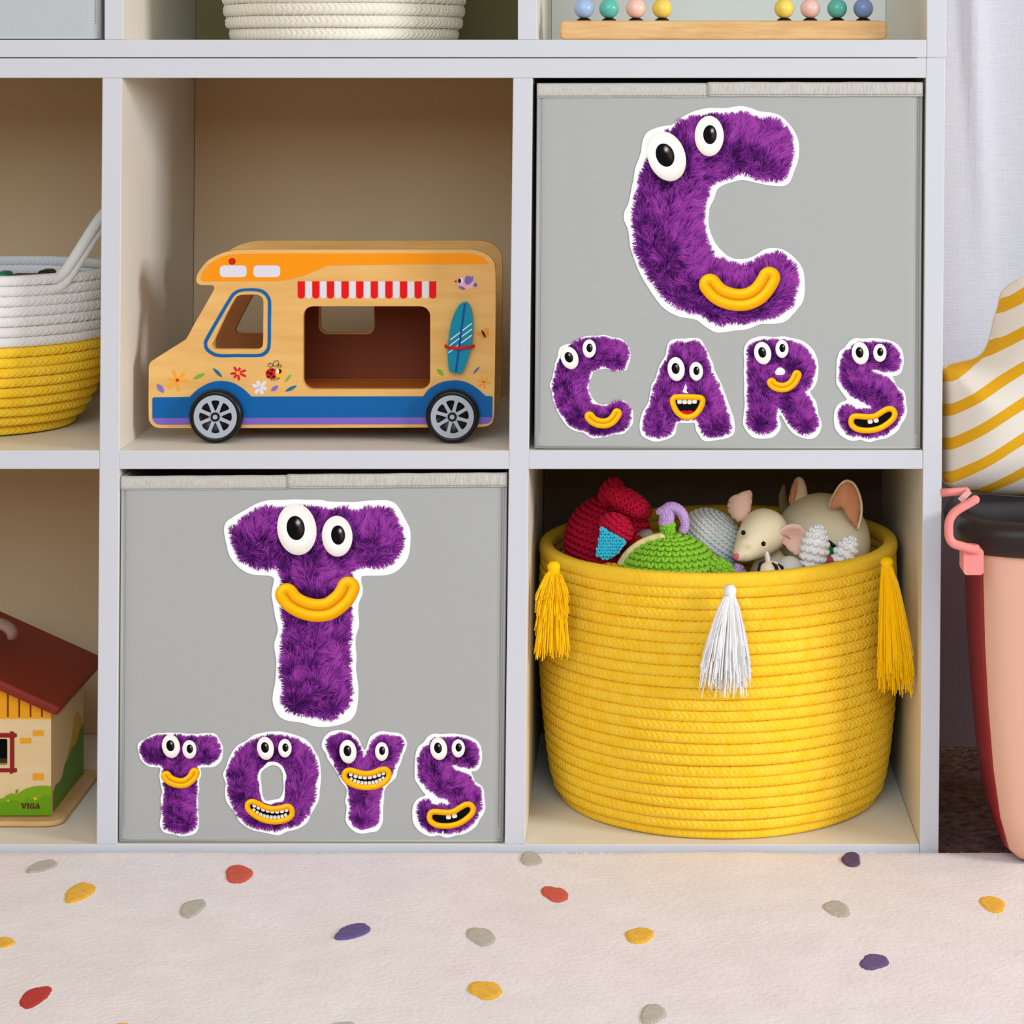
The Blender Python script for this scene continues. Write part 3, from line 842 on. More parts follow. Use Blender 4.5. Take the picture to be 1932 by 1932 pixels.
# ------------------------------------------------------------------ fabric boxes
def fabric_box(label, TL, TR, BL, BR, band, step, dy, Yf=0.004, Yb=0.31, m=FABG):
    """TL.. photo pixels of the front face corners at depth Yf"""
    k = (D + Yf) / D
    def p(c): return W(c[0], c[1], Yf)
    tl, tr, bl, br = p(TL), p(TR), p(BL), p(BR)
    root = thing('storage_box', ((bl.x + br.x) / 2, (Yf + Yb) / 2, min(bl.z, br.z)), label, 'storage box')
    # front panel: fine grid, slightly slack cloth
    nx, nz = 60, 56
    v = []; f = []
    for j in range(nz + 1):
        for i in range(nx + 1):
            u, w = i / nx, j / nz
            a = bl.lerp(br, u); b = tl.lerp(tr, u); q = a.lerp(b, w)
            edge = min(u, 1 - u, w, 1 - w)
            puffy = 0.0
            if edge > 0:
                e = min(1, edge / .06)
                crease = 0.0006 * noise.noise(Vector((q.x * 16 + q.z * 9, 0, q.z * 7 - q.x * 6))) * max(0, 1 - min(u, 1 - u) / .12)
                puffy = crease * e
            rnd = 0.0015 * (1 - min(1, min(u, 1 - u) * nx / 2.0)) ** 2
            v.append((q.x, Yf + max(puffy, -0.0002) * 1.0 + abs(rnd), q.z))
    for j in range(nz):
        for i in range(nx):
            a = j * (nx + 1) + i
            f.append((a, a + 1, a + nx + 2, a + nx + 1))
    mesh('front_panel', v, f, m, root, smooth=True)
    t = 0.003
    b = MB()
    xl = min(tl.x, bl.x); xr = max(tr.x, br.x)
    for (x0, x1, xt0, xt1) in ((bl.x, bl.x + t, tl.x, tl.x + t), (br.x - t, br.x, tr.x - t, tr.x)):
        b = MB()
        b.add([(x0, Yf + .0015, bl.z), (x1, Yf + .0015, bl.z), (x1, Yb, bl.z), (x0, Yb, bl.z), (xt0, Yf + .0015, tl.z), (xt1, Yf + .0015, tl.z), (xt1, Yb, tl.z), (xt0, Yb, tl.z)],
              [(0, 3, 2, 1), (4, 5, 6, 7), (0, 1, 5, 4), (1, 2, 6, 5), (2, 3, 7, 6), (3, 0, 4, 7)])
        b.build('side_panel', m, root)
    b = MB(); b.box(bl.x + t, br.x - t, Yb - t, Yb, bl.z, tl.z); b.build('rear_panel', m, root)
    b = MB(); b.box(bl.x + t, br.x - t, Yf + .002, Yb - t, bl.z, bl.z + t); b.build('bottom_panel', m, root)
    b = MB(); b.box(bl.x + t, br.x - t, Yf + .003, Yf + .0045, bl.z + t, min(tl.z, tr.z) - .002); b.build('lining', DARKIN, root)
    # binding tape along the top, two lengths that overlap
    for (u0, u1, ly, yo) in ((0.0, step, dy, 0.0), (step - 0.004, 1.0, 0, -0.0007)):
        a0 = tl.lerp(tr, u0); a1 = tl.lerp(tr, u1)
        n = 60; v = []; f = []
        h = band / S * k
        prof = [(0.006, -.0005), (0.002, 0.0007), (-0.0004, 0.0002), (-0.0011, -.0015), (-0.0011, -h + .0012), (-0.0006, -h), (0.0006, -h)]
        for i in range(n + 1):
            q = a0.lerp(a1, i / n)
            wob = 0.0004 * noise.noise(Vector((q.x * 60, 3, q.z * 10)))
            for (yy, zz) in prof:
                v.append((q.x, Yf + yy + yo, q.z + zz - ly / S + wob))
        m_ = len(prof)
        for i in range(n):
            for j in range(m_ - 1):
                a = i * m_ + j
                f.append((a, a + 1, a + m_ + 1, a + m_))
        o = mesh('rim_binding', v, f, BIND, root, smooth=True)
        sm = o.modifiers.new('solid', 'SOLIDIFY'); sm.thickness = 0.0004
    # stitched seams
    b = MB()
    hq = band / S * k
    nst = 150
    for i in range(nst):
        u = (i + .15) / nst; u2 = (i + .8) / nst
        q = tl.lerp(tr, u); q2 = tl.lerp(tr, u2)
        zz = -hq * .84 - (dy / S if u < step else 0)
        b.tube([(q.x, Yf - .0021, q.z + zz), (q2.x, Yf - .0021, q2.z + zz)], .00022, 4)
    for side in (0, 1):
        for i in range(120):
            w0 = .04 + .92 * (i + .1) / 120; w1 = .04 + .92 * (i + .72) / 120
            e0 = (tl if side == 0 else tr); e1 = (bl if side == 0 else br)
            off = .0042 * (1 if side == 0 else -1)
            q = e0.lerp(e1, w0); q2 = e0.lerp(e1, w1)
            b.tube([(q.x + off, Yf - .0001, q.z), (q2.x + off, Yf - .0001, q2.z)], .00022, 4)
    o = b.build('seam_stitching', STITCH, root); o['kind'] = 'stuff'
    # piping along left, right and bottom edges
    b = MB()
    b.tube([tl + Vector((.0013, .0006, -hq)), bl + Vector((.0013, .0006, .001)), ], .0012, 8)
    b.tube([tr + Vector((-.0013, .0006, -hq)), br + Vector((-.0013, .0006, .001))], .0012, 8)
    b.tube([bl + Vector((.0013, .0006, .0012)), br + Vector((-.0013, .0006, .0012))], .0012, 8)
    b.build('piping', m, root, smooth=True)
    return root


BY = 0.004
cars = fabric_box('grey fabric storage box with the big letter C over the word CARS', (1013, 157), (1741, 156), (1008, 846.5), (1737, 847), 26, 0.446, 2.0, Yf=BY)
toys = fabric_box('grey fabric storage box with the big letter T over the word TOYS', (228, 898.5), (957, 893.5), (223.6, 1589), (950, 1589), 25, 0.435, 2.0, Yf=BY)
plain = fabric_box('plain pale grey fabric box in the top left cubby', (-520, -590), (190, -590), (-520, 73.5), (190, 73.5), 26, 0.45, 2.0, Yf=BY, m=FABG2)


def fit(ox, oy, s, bb_from, bb_to):
    """map letter coordinates so that bounding box bb_from lands on bb_to (crop coordinates)"""
    (a0, b0, a1, b1), (c0, d0, c1, d1) = bb_from, bb_to
    kx = (c1 - c0) / (a1 - a0); ky = (d1 - d0) / (b1 - b0)
    return lambda x, y, Y: W(ox + (c0 + (x - a0) * kx) / s, oy + (d0 + (y - b0) * ky) / s, Y)


SY = BY - 0.0003
sticker(cars, 'C', crop(1140, 180, 4.2), SY, 'large sticker of a furry purple letter C with two eyes and a yellow smile', 11)
sticker(cars, 'C', fit(1020, 610, 5.367, (155, 85, 1588, 1880), (93, 118, 938, 1165)), SY, 'small furry purple letter C sticker, first letter of CARS', 12, 1.6, 5200)
sticker(cars, 'A', crop(1200, 620, 8.4), SY, 'small furry purple letter A sticker with an open mouth and tongue', 13)
sticker(cars, 'R', crop(1380, 610, 5.367), SY, 'small furry purple letter R sticker with a closed yellow smile', 14)
sticker(cars, 'S', crop(1380, 610, 5.367), SY, 'small furry purple letter S sticker, last letter of CARS', 15)
sticker(toys, 'T', crop(400, 920, 4.2), SY, 'large sticker of a furry purple letter T with two eyes and a yellow smile', 16)
sticker(toys, 'T', fit(240, 1360, 5.367, (95, 93, 1573, 1897), (105, 120, 970, 1168)), SY, 'small furry purple letter T sticker, first letter of TOYS', 17, 1.6, 4600)
sticker(toys, 'O', crop(240, 1360, 5.367), SY, 'small furry purple letter O sticker with a toothy grin', 18)
sticker(toys, 'Y', crop(600, 1360, 5.367), SY, 'small furry purple letter Y sticker with a toothy grin', 19)
sticker(toys, 'S', crop(600 - 83 / 5.367, 1360 - 20 / 5.367, 5.367), SY, 'small furry purple letter S sticker, last letter of TOYS', 20)

# ------------------------------------------------------------------ toy camper van
YF, YFB = 0.046, 0.054          # front side panel
YB0, YB1 = 0.148, 0.156         # rear side panel
vb = W(600, 850); 
van = thing('toy_camper_van', (W(608, 800, .05).x, 0.1, W(0, 850).z), 'wooden toy camper van with blue skirt and red-and-white awning in the middle cubby', 'toy van')
V4 = crop(260, 430, 2.76)
# everything on the van is laid out on its front side panel, then set back
def V(x, y, Y):
    q = V4(x, y, YF)
    return Vector((q.x, Y, q.z))


PANEL = [(56,900),(57,760),(58,720),(66,700),(85,685),(160,637),(240,587),(258,568),(300,492),(350,405),(392,330),(398,312),(388,299),(355,297),(325,296),(308,284),(305,262),(320,225),(360,175),(415,142),(470,123),(540,114),(700,113),(1100,113),(1500,112),(1700,113),(1760,117),(1810,134),(1845,165),(1860,205),(1863,330),(1861,600),(1856,900),(1852,985),(1840,1018),(1800,1035),(1700,1038),(1200,1040),(600,1042),(150,1042),(112,1041),(88,1035),(70,1021),(60,1004),(57,985)]
PANEL_S = [tuple(p) for p in crom(PANEL, 4)]
CABW = [tuple(p) for p in crom([(386,605),(398,582),(450,470),(500,375),(520,355),(545,348),(590,347),(622,348),(645,360),(654,388),(653,500),(652,598),(644,622),(618,632),(515,632),(412,632),(392,622)], 4)]
SERVE = rrect(860, 408, 1523, 840, 52)
fp = plate('side_panel', [PANEL_S, CABW, SERVE], V, YF, YFB, PINE, van, bev=0.0008)
fp['label'] = 'front side board of the van with painted decoration'
CABW2 = [tuple(p) for p in crom([(402,598),(410,580),(450,500),(498,412),(515,385),(545,365),(600,360),(690,362),(705,380),(705,500),(705,600),(695,618),(560,620),(430,620),(408,612)], 4)]
REAR = [(x, y) for x, y in PANEL_S]
rp = plate('side_panel', [REAR, [(x + 0, y) for x, y in CABW2], rrect(866, 400, 1159, 618, 45)], V, YB0, YB1, PINE, van, bev=0.0008)
# boards between the sides; added dark panels stand in for the shade inside
ls = plate('shade_panel', [[(792, 392), (1638, 392), (1638, 860), (792, 860)], rrect(858, 393, 1167, 626, 48)], V, YB0 - .003, YB0 - .0002, mat('dark_shade_board', (122, 56, 22), .55), van)
ls['label'] = 'added dark board standing in for the shade inside the van'
plate('shade_panel', [[(300, 640), (330, 560), (430, 392), (450, 345), (768, 345), (768, 860), (300, 860)], CABW2], V, YB0 - .003, YB0 - .0002, mat('brown_shade_board', (160, 100, 50), .55), van)  # added panel, shade of the cab put into its brown
def vbox(name, x0, y0, x1, y1, Ya, Yb_, m):
    a = V(x0, y1, 0); c = V(x1, y0, 0)
    b = MB(); b.box(a.x, c.x, Ya, Yb_, a.z, c.z)
    return bevel(b.build(name, m, van), .0006)
vbox('floor_board', 300, 862, 1700, 884, YFB, YB0, mat('orange_pine', (206, 116, 44), 0.5))
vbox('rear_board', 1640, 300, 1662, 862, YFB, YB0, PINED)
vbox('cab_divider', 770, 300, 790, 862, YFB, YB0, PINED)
vbox('light_blocking_roof', 790, 372, 1640, 390, YFB, YB0, PINED)  # added board that keeps light out of the van interior
vbox('chassis_board', 300, 960, 1700, 985, YFB, YB0, mat('dark_pine', (150, 96, 52), 0.6))

PR = YF - 0.0003
def pr(name, pts, rgb, dy=0.0, holes=(), smooth=0, parent=fp, label=None, rough=.35):
    lp = crom(pts, smooth) if smooth else pts
    m = mat('paint_%d_%d_%d' % rgb, rgb, rough)
    o = plate(name, [lp] + list(holes), V, PR - dy, PR - dy + 0.00025, m, parent)
    if label: o['label'] = label
    return o


BLUE = (2, 92, 158); PURP = (122, 98, 186); ORN = (240, 144, 0); RED = (222, 4, 14); WHT = (216, 212, 222)
pr('roof_band', [(328,262),(345,225),(390,178),(440,150),(500,136),(600,134),(1700,133),(1750,137),(1795,153),(1832,187),(1400,189),(985,196),(940,218),(860,250),(780,270),(700,277),(560,277),(400,277),(336,277)], ORN, label='orange band along the roof')
for x0 in (427, 602):
    pr('painted_window', rrect(x0, 195, x0 + 140, 256, 20), WHT, .0003)
pr('siren_ring', ell(492, 174, 17, 17), (110, 10, 16), .0003)
pr('siren_light', ell(492, 174, 13, 13), RED, .0006)
for i in range(19):
    x0 = 833 + i * 38.05
    w = 36.5 if i % 2 == 0 else 34
    off = 0 if i % 2 == 0 else 1.5
    pts = [(x0 + off, 278), (x0 + off + w, 278)] + [(x0 + off + w / 2 + w / 2 * cos(a), 352 + 16 * sin(a)) for a in [pi * j / 8 for j in range(9)]]
    pr('awning_stripe', pts, RED if i % 2 == 0 else WHT)
BO = crom([(345,600),(352,575),(410,473),(470,372),(500,333),(545,316),(620,315),(665,330),(690,365),(695,400),(694,500),(693,600),(685,640),(660,665),(620,673),(520,673),(420,673),(375,655),(350,630)], 4)
BI = crom([(362,604),(369,582),(425,482),(485,380),(512,345),(550,331),(618,331),(652,343),(674,370),(678,400),(677,500),(676,600),(668,632),(648,650),(618,656),(520,656),(425,656),(385,641),(366,622)], 4)
pr('window_border', BO, BLUE, holes=[BI], label='blue line around the cab window')
al = [(270, 880), (295, 855), (327, 830), (378, 805), (432, 796), (492, 805), (542, 832), (570, 855), (592, 878)]
ar = [(1486, 877), (1503, 853), (1525, 832), (1585, 802), (1663, 793), (1723, 808), (1771, 838), (1793, 858), (1812, 875)]
pr('skirt', [(76, 990), (76, 890), (83, 882)] + [tuple(p) for p in crom(al, 3, False)] + [tuple(p) for p in crom(ar, 3, False)] + [(1842, 876), (1848, 882), (1847, 986), (1200, 987)], BLUE, label='blue painted skirt with wheel arches')
pr('sill_stripe', [(77, 990), (600, 988), (1847, 986), (1843, 1003), (1828, 1018), (1800, 1021), (1000, 1023), (118, 1025), (100, 1021), (87, 1012), (79, 1001)], PURP)


def flower(cx, cy, petals, w, rgb, crgb, cr, name='painted_flower'):
    """petals: list of tip points; one mesh per flower"""
    mb_ = MB()
    for (tx, ty) in petals:
        d = Vector((tx - cx, ty - cy)); L_ = d.length; d.normalize(); p = Vector((-d.y, d.x))
        pts = []
        for j in range(14):
            a = 2 * pi * j / 14
            t = .56 + .44 * cos(a)
            wd = w * sin(a) * (0.55 + .45 * t)
            pts.append((cx + d.x * L_ * t + p.x * wd, cy + d.y * L_ * t + p.y * wd))
        poly_mesh([pts], V, PR, PR + .00025, mb_)
    m1 = mat('paint_%d_%d_%d' % rgb, rgb, .35)
    n1 = len(mb_.f)
    poly_mesh([ell(cx, cy, cr, cr, 0, 14)], V, PR - .0003, PR, mb_)
    m2 = mat('paint_%d_%d_%d' % crgb, crgb, .35)
    o = mesh(name, mb_.v, mb_.f, [m1, m2], fp)
    for i, p in enumerate(o.data.polygons):
        p.material_index = 0 if i < n1 else 1
    return o


def c2(x, y): return (x * .5 + 27.6, y * .5 + 579.6)       # close-up coordinates of the nose
def c3(x, y): return (.6 * x + 1435, .6 * y + 27.6)        # close-up coordinates of the tail
flower(*c2(358, 425), [c2(*p) for p in ((315, 322), (435, 345), (482, 435), (372, 545), (265, 508), (258, 408))], 9, (238, 160, 40), (200, 30, 20), 8)
flower(*c2(990, 350), [c2(*p) for p in ((945, 285), (1010, 292), (1075, 322), (1076, 388), (1000, 430), (945, 405), (908, 360))], 8, (206, 28, 30), (245, 160, 70), 10)
flower(*c2(1213, 500), [c2(*p) for p in ((1190, 430), (1280, 440), (1290, 515), (1245, 575), (1165, 568), (1135, 475))], 12, (222, 216, 226), (216, 196, 170), 6)
flower(*c3(612, 1290), [c3(*p) for p in ((590, 1237), (650, 1245), (672, 1298), (620, 1347), (565, 1335), (560, 1280))], 7, (236, 150, 60), (190, 40, 30), 4)
for (a, b, w, rgb, k) in (((520, 415), (648, 355), 9, (110, 170, 40), c2), ((728, 300), (825, 395), 9, (20, 108, 140), c2), ((1478, 447), (1545, 367), 7, (118, 176, 50), c2),
                          ((1335, 540), (1408, 484), 11, (124, 104, 190), c2), ((1480, 545), (1603, 482), 9, (24, 108, 140), c2), ((145, 465), (217, 558), 14, (128, 108, 190), c2),
                          ((205, 1178), (262, 1235), 11, (112, 178, 30), c3), ((517, 1222), (577, 1156), 6, (110, 90, 160), c3)):
    pr('painted_leaf', leafpts(*k(*a), *k(*b), w), rgb)
# ladybird
lb = pr('painted_ladybird', ell(*c2(1340, 358), 31, 28, 0), (208, 22, 24), label='red ladybird with a yellow head')
mb_ = MB(); poly_mesh([ell(*c2(1418, 345), 22, 27, 10)], V, PR - .0001, PR + .0001, mb_)
mb_.build('ladybird_head', mat('paint_245_176_30', (245, 176, 30), .35), fp)
mb_ = MB()
for (x, y, r) in ((1300, 345, 6), (1333, 358, 8), (1348, 318, 6), (1305, 392, 6), (1362, 392, 7), (1420, 332, 12)):
    poly_mesh([ell(*c2(x, y), r, r, 0, 14)], V, PR - .0006, PR - .0004, mb_)
for seg in (((1335, 415), (1345, 430)), ((1360, 413), (1370, 430)), ((1385, 408), (1398, 424)), ((1405, 400), (1422, 412))):
    p, q = V(*c2(*seg[0]), PR - .0003), V(*c2(*seg[1]), PR - .0003); mb_.tube([p, q], .0003, 5)
for (x, y) in ((1415, 265), (1438, 270)):
    mb_.tube([V(*c2(x - 10, 300), PR - .0003), V(*c2(x, y), PR - .0003)], .0002, 5)
    poly_mesh([ell(*c2(x, y), 3, 3, 0, 10)], V, PR - .0004, PR - .0002, mb_)
for (cx, cy, a, b, t) in ((1330, 270, 12, 10, 30), (1385, 252, 17, 12, -50)):
    e = ell(*c2(cx, cy), a, b, t, 20); e.append(e[0])
    mb_.tube([V(x, y, PR - .0002) for x, y in e], .0002, 5)
mb_.build('ladybird_marks', mat('paint_20_14_14', (20, 14, 14), .4), fp)
pr('ladybird_eye', ell(*c2(1404, 334), 7, 13, 0, 14), (240, 238, 235), .0008)
# bird
pr('painted_bird', [c3(*p) for p in [(385, 415), (395, 385), (430, 375), (470, 385), (520, 420), (550, 450), (520, 470), (480, 485), (430, 478), (395, 455)]], (224, 168, 178), smooth=4, label='pink bird with purple wings')
pr('bird_wing', [c3(*p) for p in [(445, 405), (455, 375), (485, 372), (500, 380), (518, 372), (518, 400), (500, 430), (470, 447), (448, 432)]], (122, 98, 176), .0003, smooth=4)
pr('bird_wing', [c3(*p) for p in [(392, 458), (430, 465), (450, 482), (430, 490), (405, 480)]], (122, 98, 176), .0003, smooth=4)
pr('bird_tail', [c3(*p) for p in [(520, 455), (530, 432), (550, 435), (552, 455), (535, 465)]], (110, 90, 170), .0003, smooth=3)
pr('bird_beak', [c3(352, 417), c3(375, 404), c3(375, 432)], (200, 30, 36), .0003)
pr('bird_eye', ell(*c3(410, 412), 11, 13, 0, 16), (240, 240, 240), .0003)
pr('bird_pupil', ell(*c3(402, 412), 8, 12, 0, 16), (14, 12, 14), .0006)
# butterfly
mb_ = MB()
for (x, y, a, b, t) in ((632, 845, 13, 17, 35), (640, 885, 9, 11, -20), (572, 872, 14, 10, 20), (600, 900, 8, 10, 20)):
    poly_mesh([ell(*c3(x, y), a, b, t, 18)], V, PR, PR + .00025, mb_)
o = mb_.build('painted_butterfly', mat('paint_226_140_50', (226, 140, 50), .35), fp); o['label'] = 'orange butterfly'
pr('butterfly_body', leafpts(*c3(590, 838), *c3(630, 910), 6), (40, 26, 24), .0003)
# surfboard
SB = crom([c3(*p) for p in ((450,592),(480,605),(505,650),(518,720),(520,800),(515,900),(500,1000),(470,1110),(432,1200),(420,1206),(380,1207),(325,1195),(315,1180),(305,1100),(302,1000),(315,880),(335,760),(370,670),(405,615))], 4)
sb = plate('surfboard', [SB], V, YF - .0065, YF - .0005, mat('teal_paint', (14, 132, 158), .3), van, bev=.0012)
sb['label'] = 'teal surfboard held on by a red elastic'
def onboard(name, p, q, w, m):
    a, b = V(*c3(*p), 0), V(*c3(*q), 0)
    d = (b - a).normalized(); n_ = Vector((-d.z, 0, d.x)) * w
    y0 = YF - .0069
    mb2 = MB()
    v = [(a - n_), (b - n_), (b + n_), (a + n_)]
    mb2.add([(q_.x, y0, q_.z) for q_ in v] + [(q_.x, y0 + .0004, q_.z) for q_ in v], [(0, 1, 2, 3), (7, 6, 5, 4), (0, 4, 5, 1), (1, 5, 6, 2), (2, 6, 7, 3), (3, 7, 4, 0)])
    return mb2.build(name, m, sb)
onboard('stringer', (452, 605), (374, 1198), .0008, mat('paint_10_70_150', (10, 70, 150), .35))
MW = mat('paint_220_235_240', (220, 235, 240), .4)
for p, q in (((325, 918), (415, 850)), ((425, 842), (513, 775)), ((318, 970), (408, 902)), ((418, 894), (513, 825)), ((355, 990), (405, 954)), ((418, 945), (512, 877)), ((310, 1028), (355, 997))):
    onboard('white_dash', p, q, .00042, MW)
st_ = MB()
pA, pB = V(*c3(275, 978), YF), V(*c3(530, 978), YF)
st_.tube([pA + Vector((0, .003, 0)), pA + Vector((.0008, -.002, 0)), pA + Vector((.004, -.0075, -.0006)), pA.lerp(pB, .5) + Vector((0, -.009, -.0009)), pB + Vector((-.004, -.0075, -.0002)), pB + Vector((-.0008, -.002, 0)), pB + Vector((0, .003, 0))], .0013, 10)
st_.build('elastic_strap', mat('red_elastic', (214, 16, 26), .5), van, smooth=True)


def wheel(px, py, Ys, front=True, rot=0):
    c = W(px, py, YF); R = 52.0 / S * .99
    cy = Ys
    c = Vector((c.x, cy, W(0, 850).z + R + .0002))
    b = MB()
    t = .011
    b.lathe([(R * .80, .0035), (R * .80, .0008), (R * .84, 0), (R * .93, .0002), (R * .985, .002), (R, .004), (R, t - .003), (R * .97, t - .001), (R * .9, t), (.002, t)], c, 'y', 64)
    ty = b.build('tyre', BLK, None, smooth=True, origin=c)
    return c, R, ty


def make_wheel(px, Ys, rot, front=True):
    R = 52.0 / S * .99
    zc = W(0, 850).z + R + .0002
    x = W(px, 790, .04).x
    c = Vector((x, Ys, zc))
    t = .011
    b = MB()
    b.lathe([(.002, .0036), (R * .80, .0036), (R * .80, .0008), (R * .84, 0), (R * .93, .0002), (R * .985, .002), (R, .004), (R, t - .003), (R * .97, t - .001), (R * .9, t), (.002, t)], c, 'y', 64)
    w = b.build('wheel', BLK, van, smooth=True)
    if not front: return
    # spoked disc with eight openings
    loops = [[(R * .805 * cos(2 * pi * j / 72), R * .805 * sin(2 * pi * j / 72)) for j in range(72)]]
    for k in range(8):
        a0 = rot + 2 * pi * k / 8
        pts = []
        ri, ro = R * .235, R * .635
        for (r, hw_) in ((.60, .27), (.613, .14), (.618, 0), (.613, -.14), (.60, -.27), (.50, -.27), (.38, -.23), (.28, -.15), (.215, -.03), (.215, .03), (.28, .15), (.38, .23), (.50, .27)):
            # half-width as angle that narrows toward the hub
            ang = a0 + hw_
            pts.append((R * r * cos(ang), R * r * sin(ang)))
        loops.append(pts)
    hub = MB()
    poly_mesh(loops, lambda x_, y_, Y: Vector((c.x + x_, Y, c.z + y_)), Ys + .0004, Ys + .0022, hub)
    h = hub.build('hub', HUBG, w); bevel(h, .0003, 1, 60)
    cap = MB()
    cap.lathe([(.0001, -.0006), (R * .17, -.0006), (R * .175, .001)], c, 'y', 32)
    cap.build('hub_cap', BLK, w, smooth=False)
    cap = MB()
    cap.lathe([(R * .045, -.0008), (R * .045, -.0011), (R * .085, -.0011), (R * .09, -.0005)], c, 'y', 32)
    cap.lathe([(.0001, -.0009), (R * .05, -.0009)], c, 'y', 32)
    cap.build('axle_ring', HUBG, w)


make_wheel(408.6, YF - .0125, pi / 8 + pi / 8, True)
make_wheel(854.3, YF - .0125, .13, True)
make_wheel(408.6, YB1 + .001, 0, False)
make_wheel(854.3, YB1 + .001, 0, False)
for px in (408.6, 854.3):
    b = MB(); x = W(px, 790, .04).x; zc = W(0, 850).z + 52 / S * .99
    b.tube([(x, YF - .004, zc), (x, YB1 + .006, zc)], .0025, 10)
    b.build('axle', HUBG, van, smooth=True)

# ------------------------------------------------------------------ coiled rope baskets
def coil(mb_, uvs, cx, cy, rx, ry, z, hr, hz, n=150, m=14, tilt=None, seed=0, sq=2.0):
    """one closed turn of rope; outer profile visible"""
    base = len(mb_.v)
    v = []; f = []
    per = 2 * pi * (rx + ry) / 2
    reps = round(per / 0.0050)
    for i in range(n + 1):
        a = 2 * pi * i / n
        ca, sa = cos(a), sin(a)
        k = (abs(ca) ** sq + abs(sa) ** sq) ** (-1 / sq)
        jit = 0.0004 * noise.noise(Vector((ca * 3, sa * 3, z * 90 + seed)))
        zz = z + (tilt(ca, sa) if tilt else 0) + 0.0006 * noise.noise(Vector((ca * 2 + 5, sa * 2, z * 30 + seed)))
        for j in range(m):
            b = 2 * pi * j / m - pi / 2
            r = math.copysign(abs(cos(b)) ** .62, cos(b)) * hr + jit
            v.append((cx + (rx + r) * ca * k, cy + (ry + r) * sa * k, zz + math.copysign(abs(sin(b)) ** .8, sin(b)) * hz))
            uvs.append((reps * i / n, (b + pi / 2) / pi if b <= pi / 2 else (1.5 * pi - b) / pi))
    for i in range(n):
        for j in range(m):
            f.append((i * m + j, (i + 1) * m + j, (i + 1) * m + (j + 1) % m, i * m + (j + 1) % m))
    mb_.add(v, f)


def smooth_interp(tab, t):
    ts = [a for a, _ in tab]; vs = [b for _, b in tab]
    return float(np.interp(t, ts, vs))


def stitches(parent, cx, cy, levels, hr, hz, material, tilt=None, pitch=.0085, name='stitching', lean=.004):
    b = MB()
    R_ = random.Random(3)
    for i in range(len(levels) - 1):
        (z0, r0), (z1, r1) = levels[i], levels[i + 1]
        n = int(2 * pi * (r0 + r1) / 2 / pitch)
        off = R_.random()
        for k in range(n):
            a = 2 * pi * (k + off + R_.uniform(-.12, .12)) / n
            if sin(a) > .35: continue                  # rear of the basket faces the wall
            da = (lean + R_.uniform(-.001, .001)) / ((r0 + r1) / 2)
            tt = tilt(cos(a), sin(a)) if tilt else 0
            pts = []
            for (u, zz, rr) in ((-.5, z0 + hz * .15, r0 + hr * .99), (-.2, z0 + hz * .72, r0 + hr * .80), (0, (z0 + z1) / 2, (r0 + r1) / 2 + hr * .62), (.2, z1 - hz * .72, r1 + hr * .80), (.5, z1 - hz * .15, r1 + hr * .99)):
                an = a + da * u
                pts.append((cx + rr * cos(an), cy + rr * sin(an), zz + tt))
            b.tube(pts, .00038, 4, cap=False)
    o = b.build(name, material, parent)
    o['kind'] = 'stuff'
    return o


def tassel(parent, px, y0, yk, yb, x0b, x1b, Yt, Yb_, m, skew=0, n=330, label=None):
    top = W(px, y0, Yt); kn = W(px, yk, Yt)
    head = MB()
    kw = 12.5 / S
    hh = (top.z - kn.z)
    cz = (top.z + kn.z) / 2
    head.lathe([(.0004, hh / 2), (kw * .55, hh / 2 - .0003), (kw * .95, hh * .22), (kw, 0), (kw * .9, -hh * .28), (kw * .78, -hh * .42), (kw * .86, -hh * .5), (kw * .7, -hh * .56)], (top.x, Yt, cz), 'z', 20)
    t = head.build('tassel', m, parent, smooth=True)
    if label: t['label'] = label
    b = MB(); R_ = random.Random(int(px))
    for k in range(n):
        u = R_.uniform(-1, 1); d = R_.uniform(-1, 1)
        d *= sqrt(max(0, 1 - u * u * .8))
        if R_.random() < .6: d = -abs(d) ** .5
        xb = (x0b + x1b) / 2 + (x1b - x0b) / 2 * u + R_.uniform(-2, 2)
        yb = yb_fn(yb, u, skew) + R_.uniform(-5, 5)
        e = W(xb, yb, Yb_)
        e.y += d * .010 - .002
        s_ = Vector((kn.x + u * kw * .75, Yt + d * kw * .7, kn.z + .001))
        bulge = (x1b - x0b) / 2 / S
        pts = []
        for j in range(7):
            q = j / 6
            g = q ** .72
            p = s_.lerp(e, q)
            p.x = s_.x + (e.x - s_.x) * g + R_.uniform(-.0003, .0003)
            p.y = s_.y + (e.y - s_.y) * g - .002 * sin(pi * min(1, q * 1.5)) * (1 if d < 0 else -.3)
            pts.append(p)
        b.tube(pts, [.00050] * 6 + [.0004], 4, cap=False)
    o = b.build('tassel_strands', m, t); o['kind'] = 'stuff'
    return t


def yb_fn(yb, u, skew): return yb + skew * u


def rope_basket(root, cx, cy, levels, hr, hz, segs, tilt=None, stitch=True, n=150):
    """levels: list of (z, radius). segs: list of (i0,i1,name,material,thread)"""
    for (i0, i1, nm, m, th) in segs:
        b = MB(); uv = []
        for i in range(i0, i1):
            z, r = levels[i]
            coil(b, uv, cx, cy, r, r, z, hr, hz, n=n, tilt=tilt, seed=i)
        o = mesh(nm, b.v, b.f, m, root, smooth=True, uvs=uv)
        if stitch and th:
            stitches(root, cx, cy, levels[i0:min(i1 + 1, len(levels))], hr, hz, th, tilt)
    z, r = levels[0]
    b = MB(); b.lathe([(0.001, z - hz * .6), (r, z - hz * .6), (r, z + hz * .2), (0.001, z + hz * .2)], (cx, cy, 0), 'z', 64)
    b.build('base', segs[0][3], root, smooth=False)


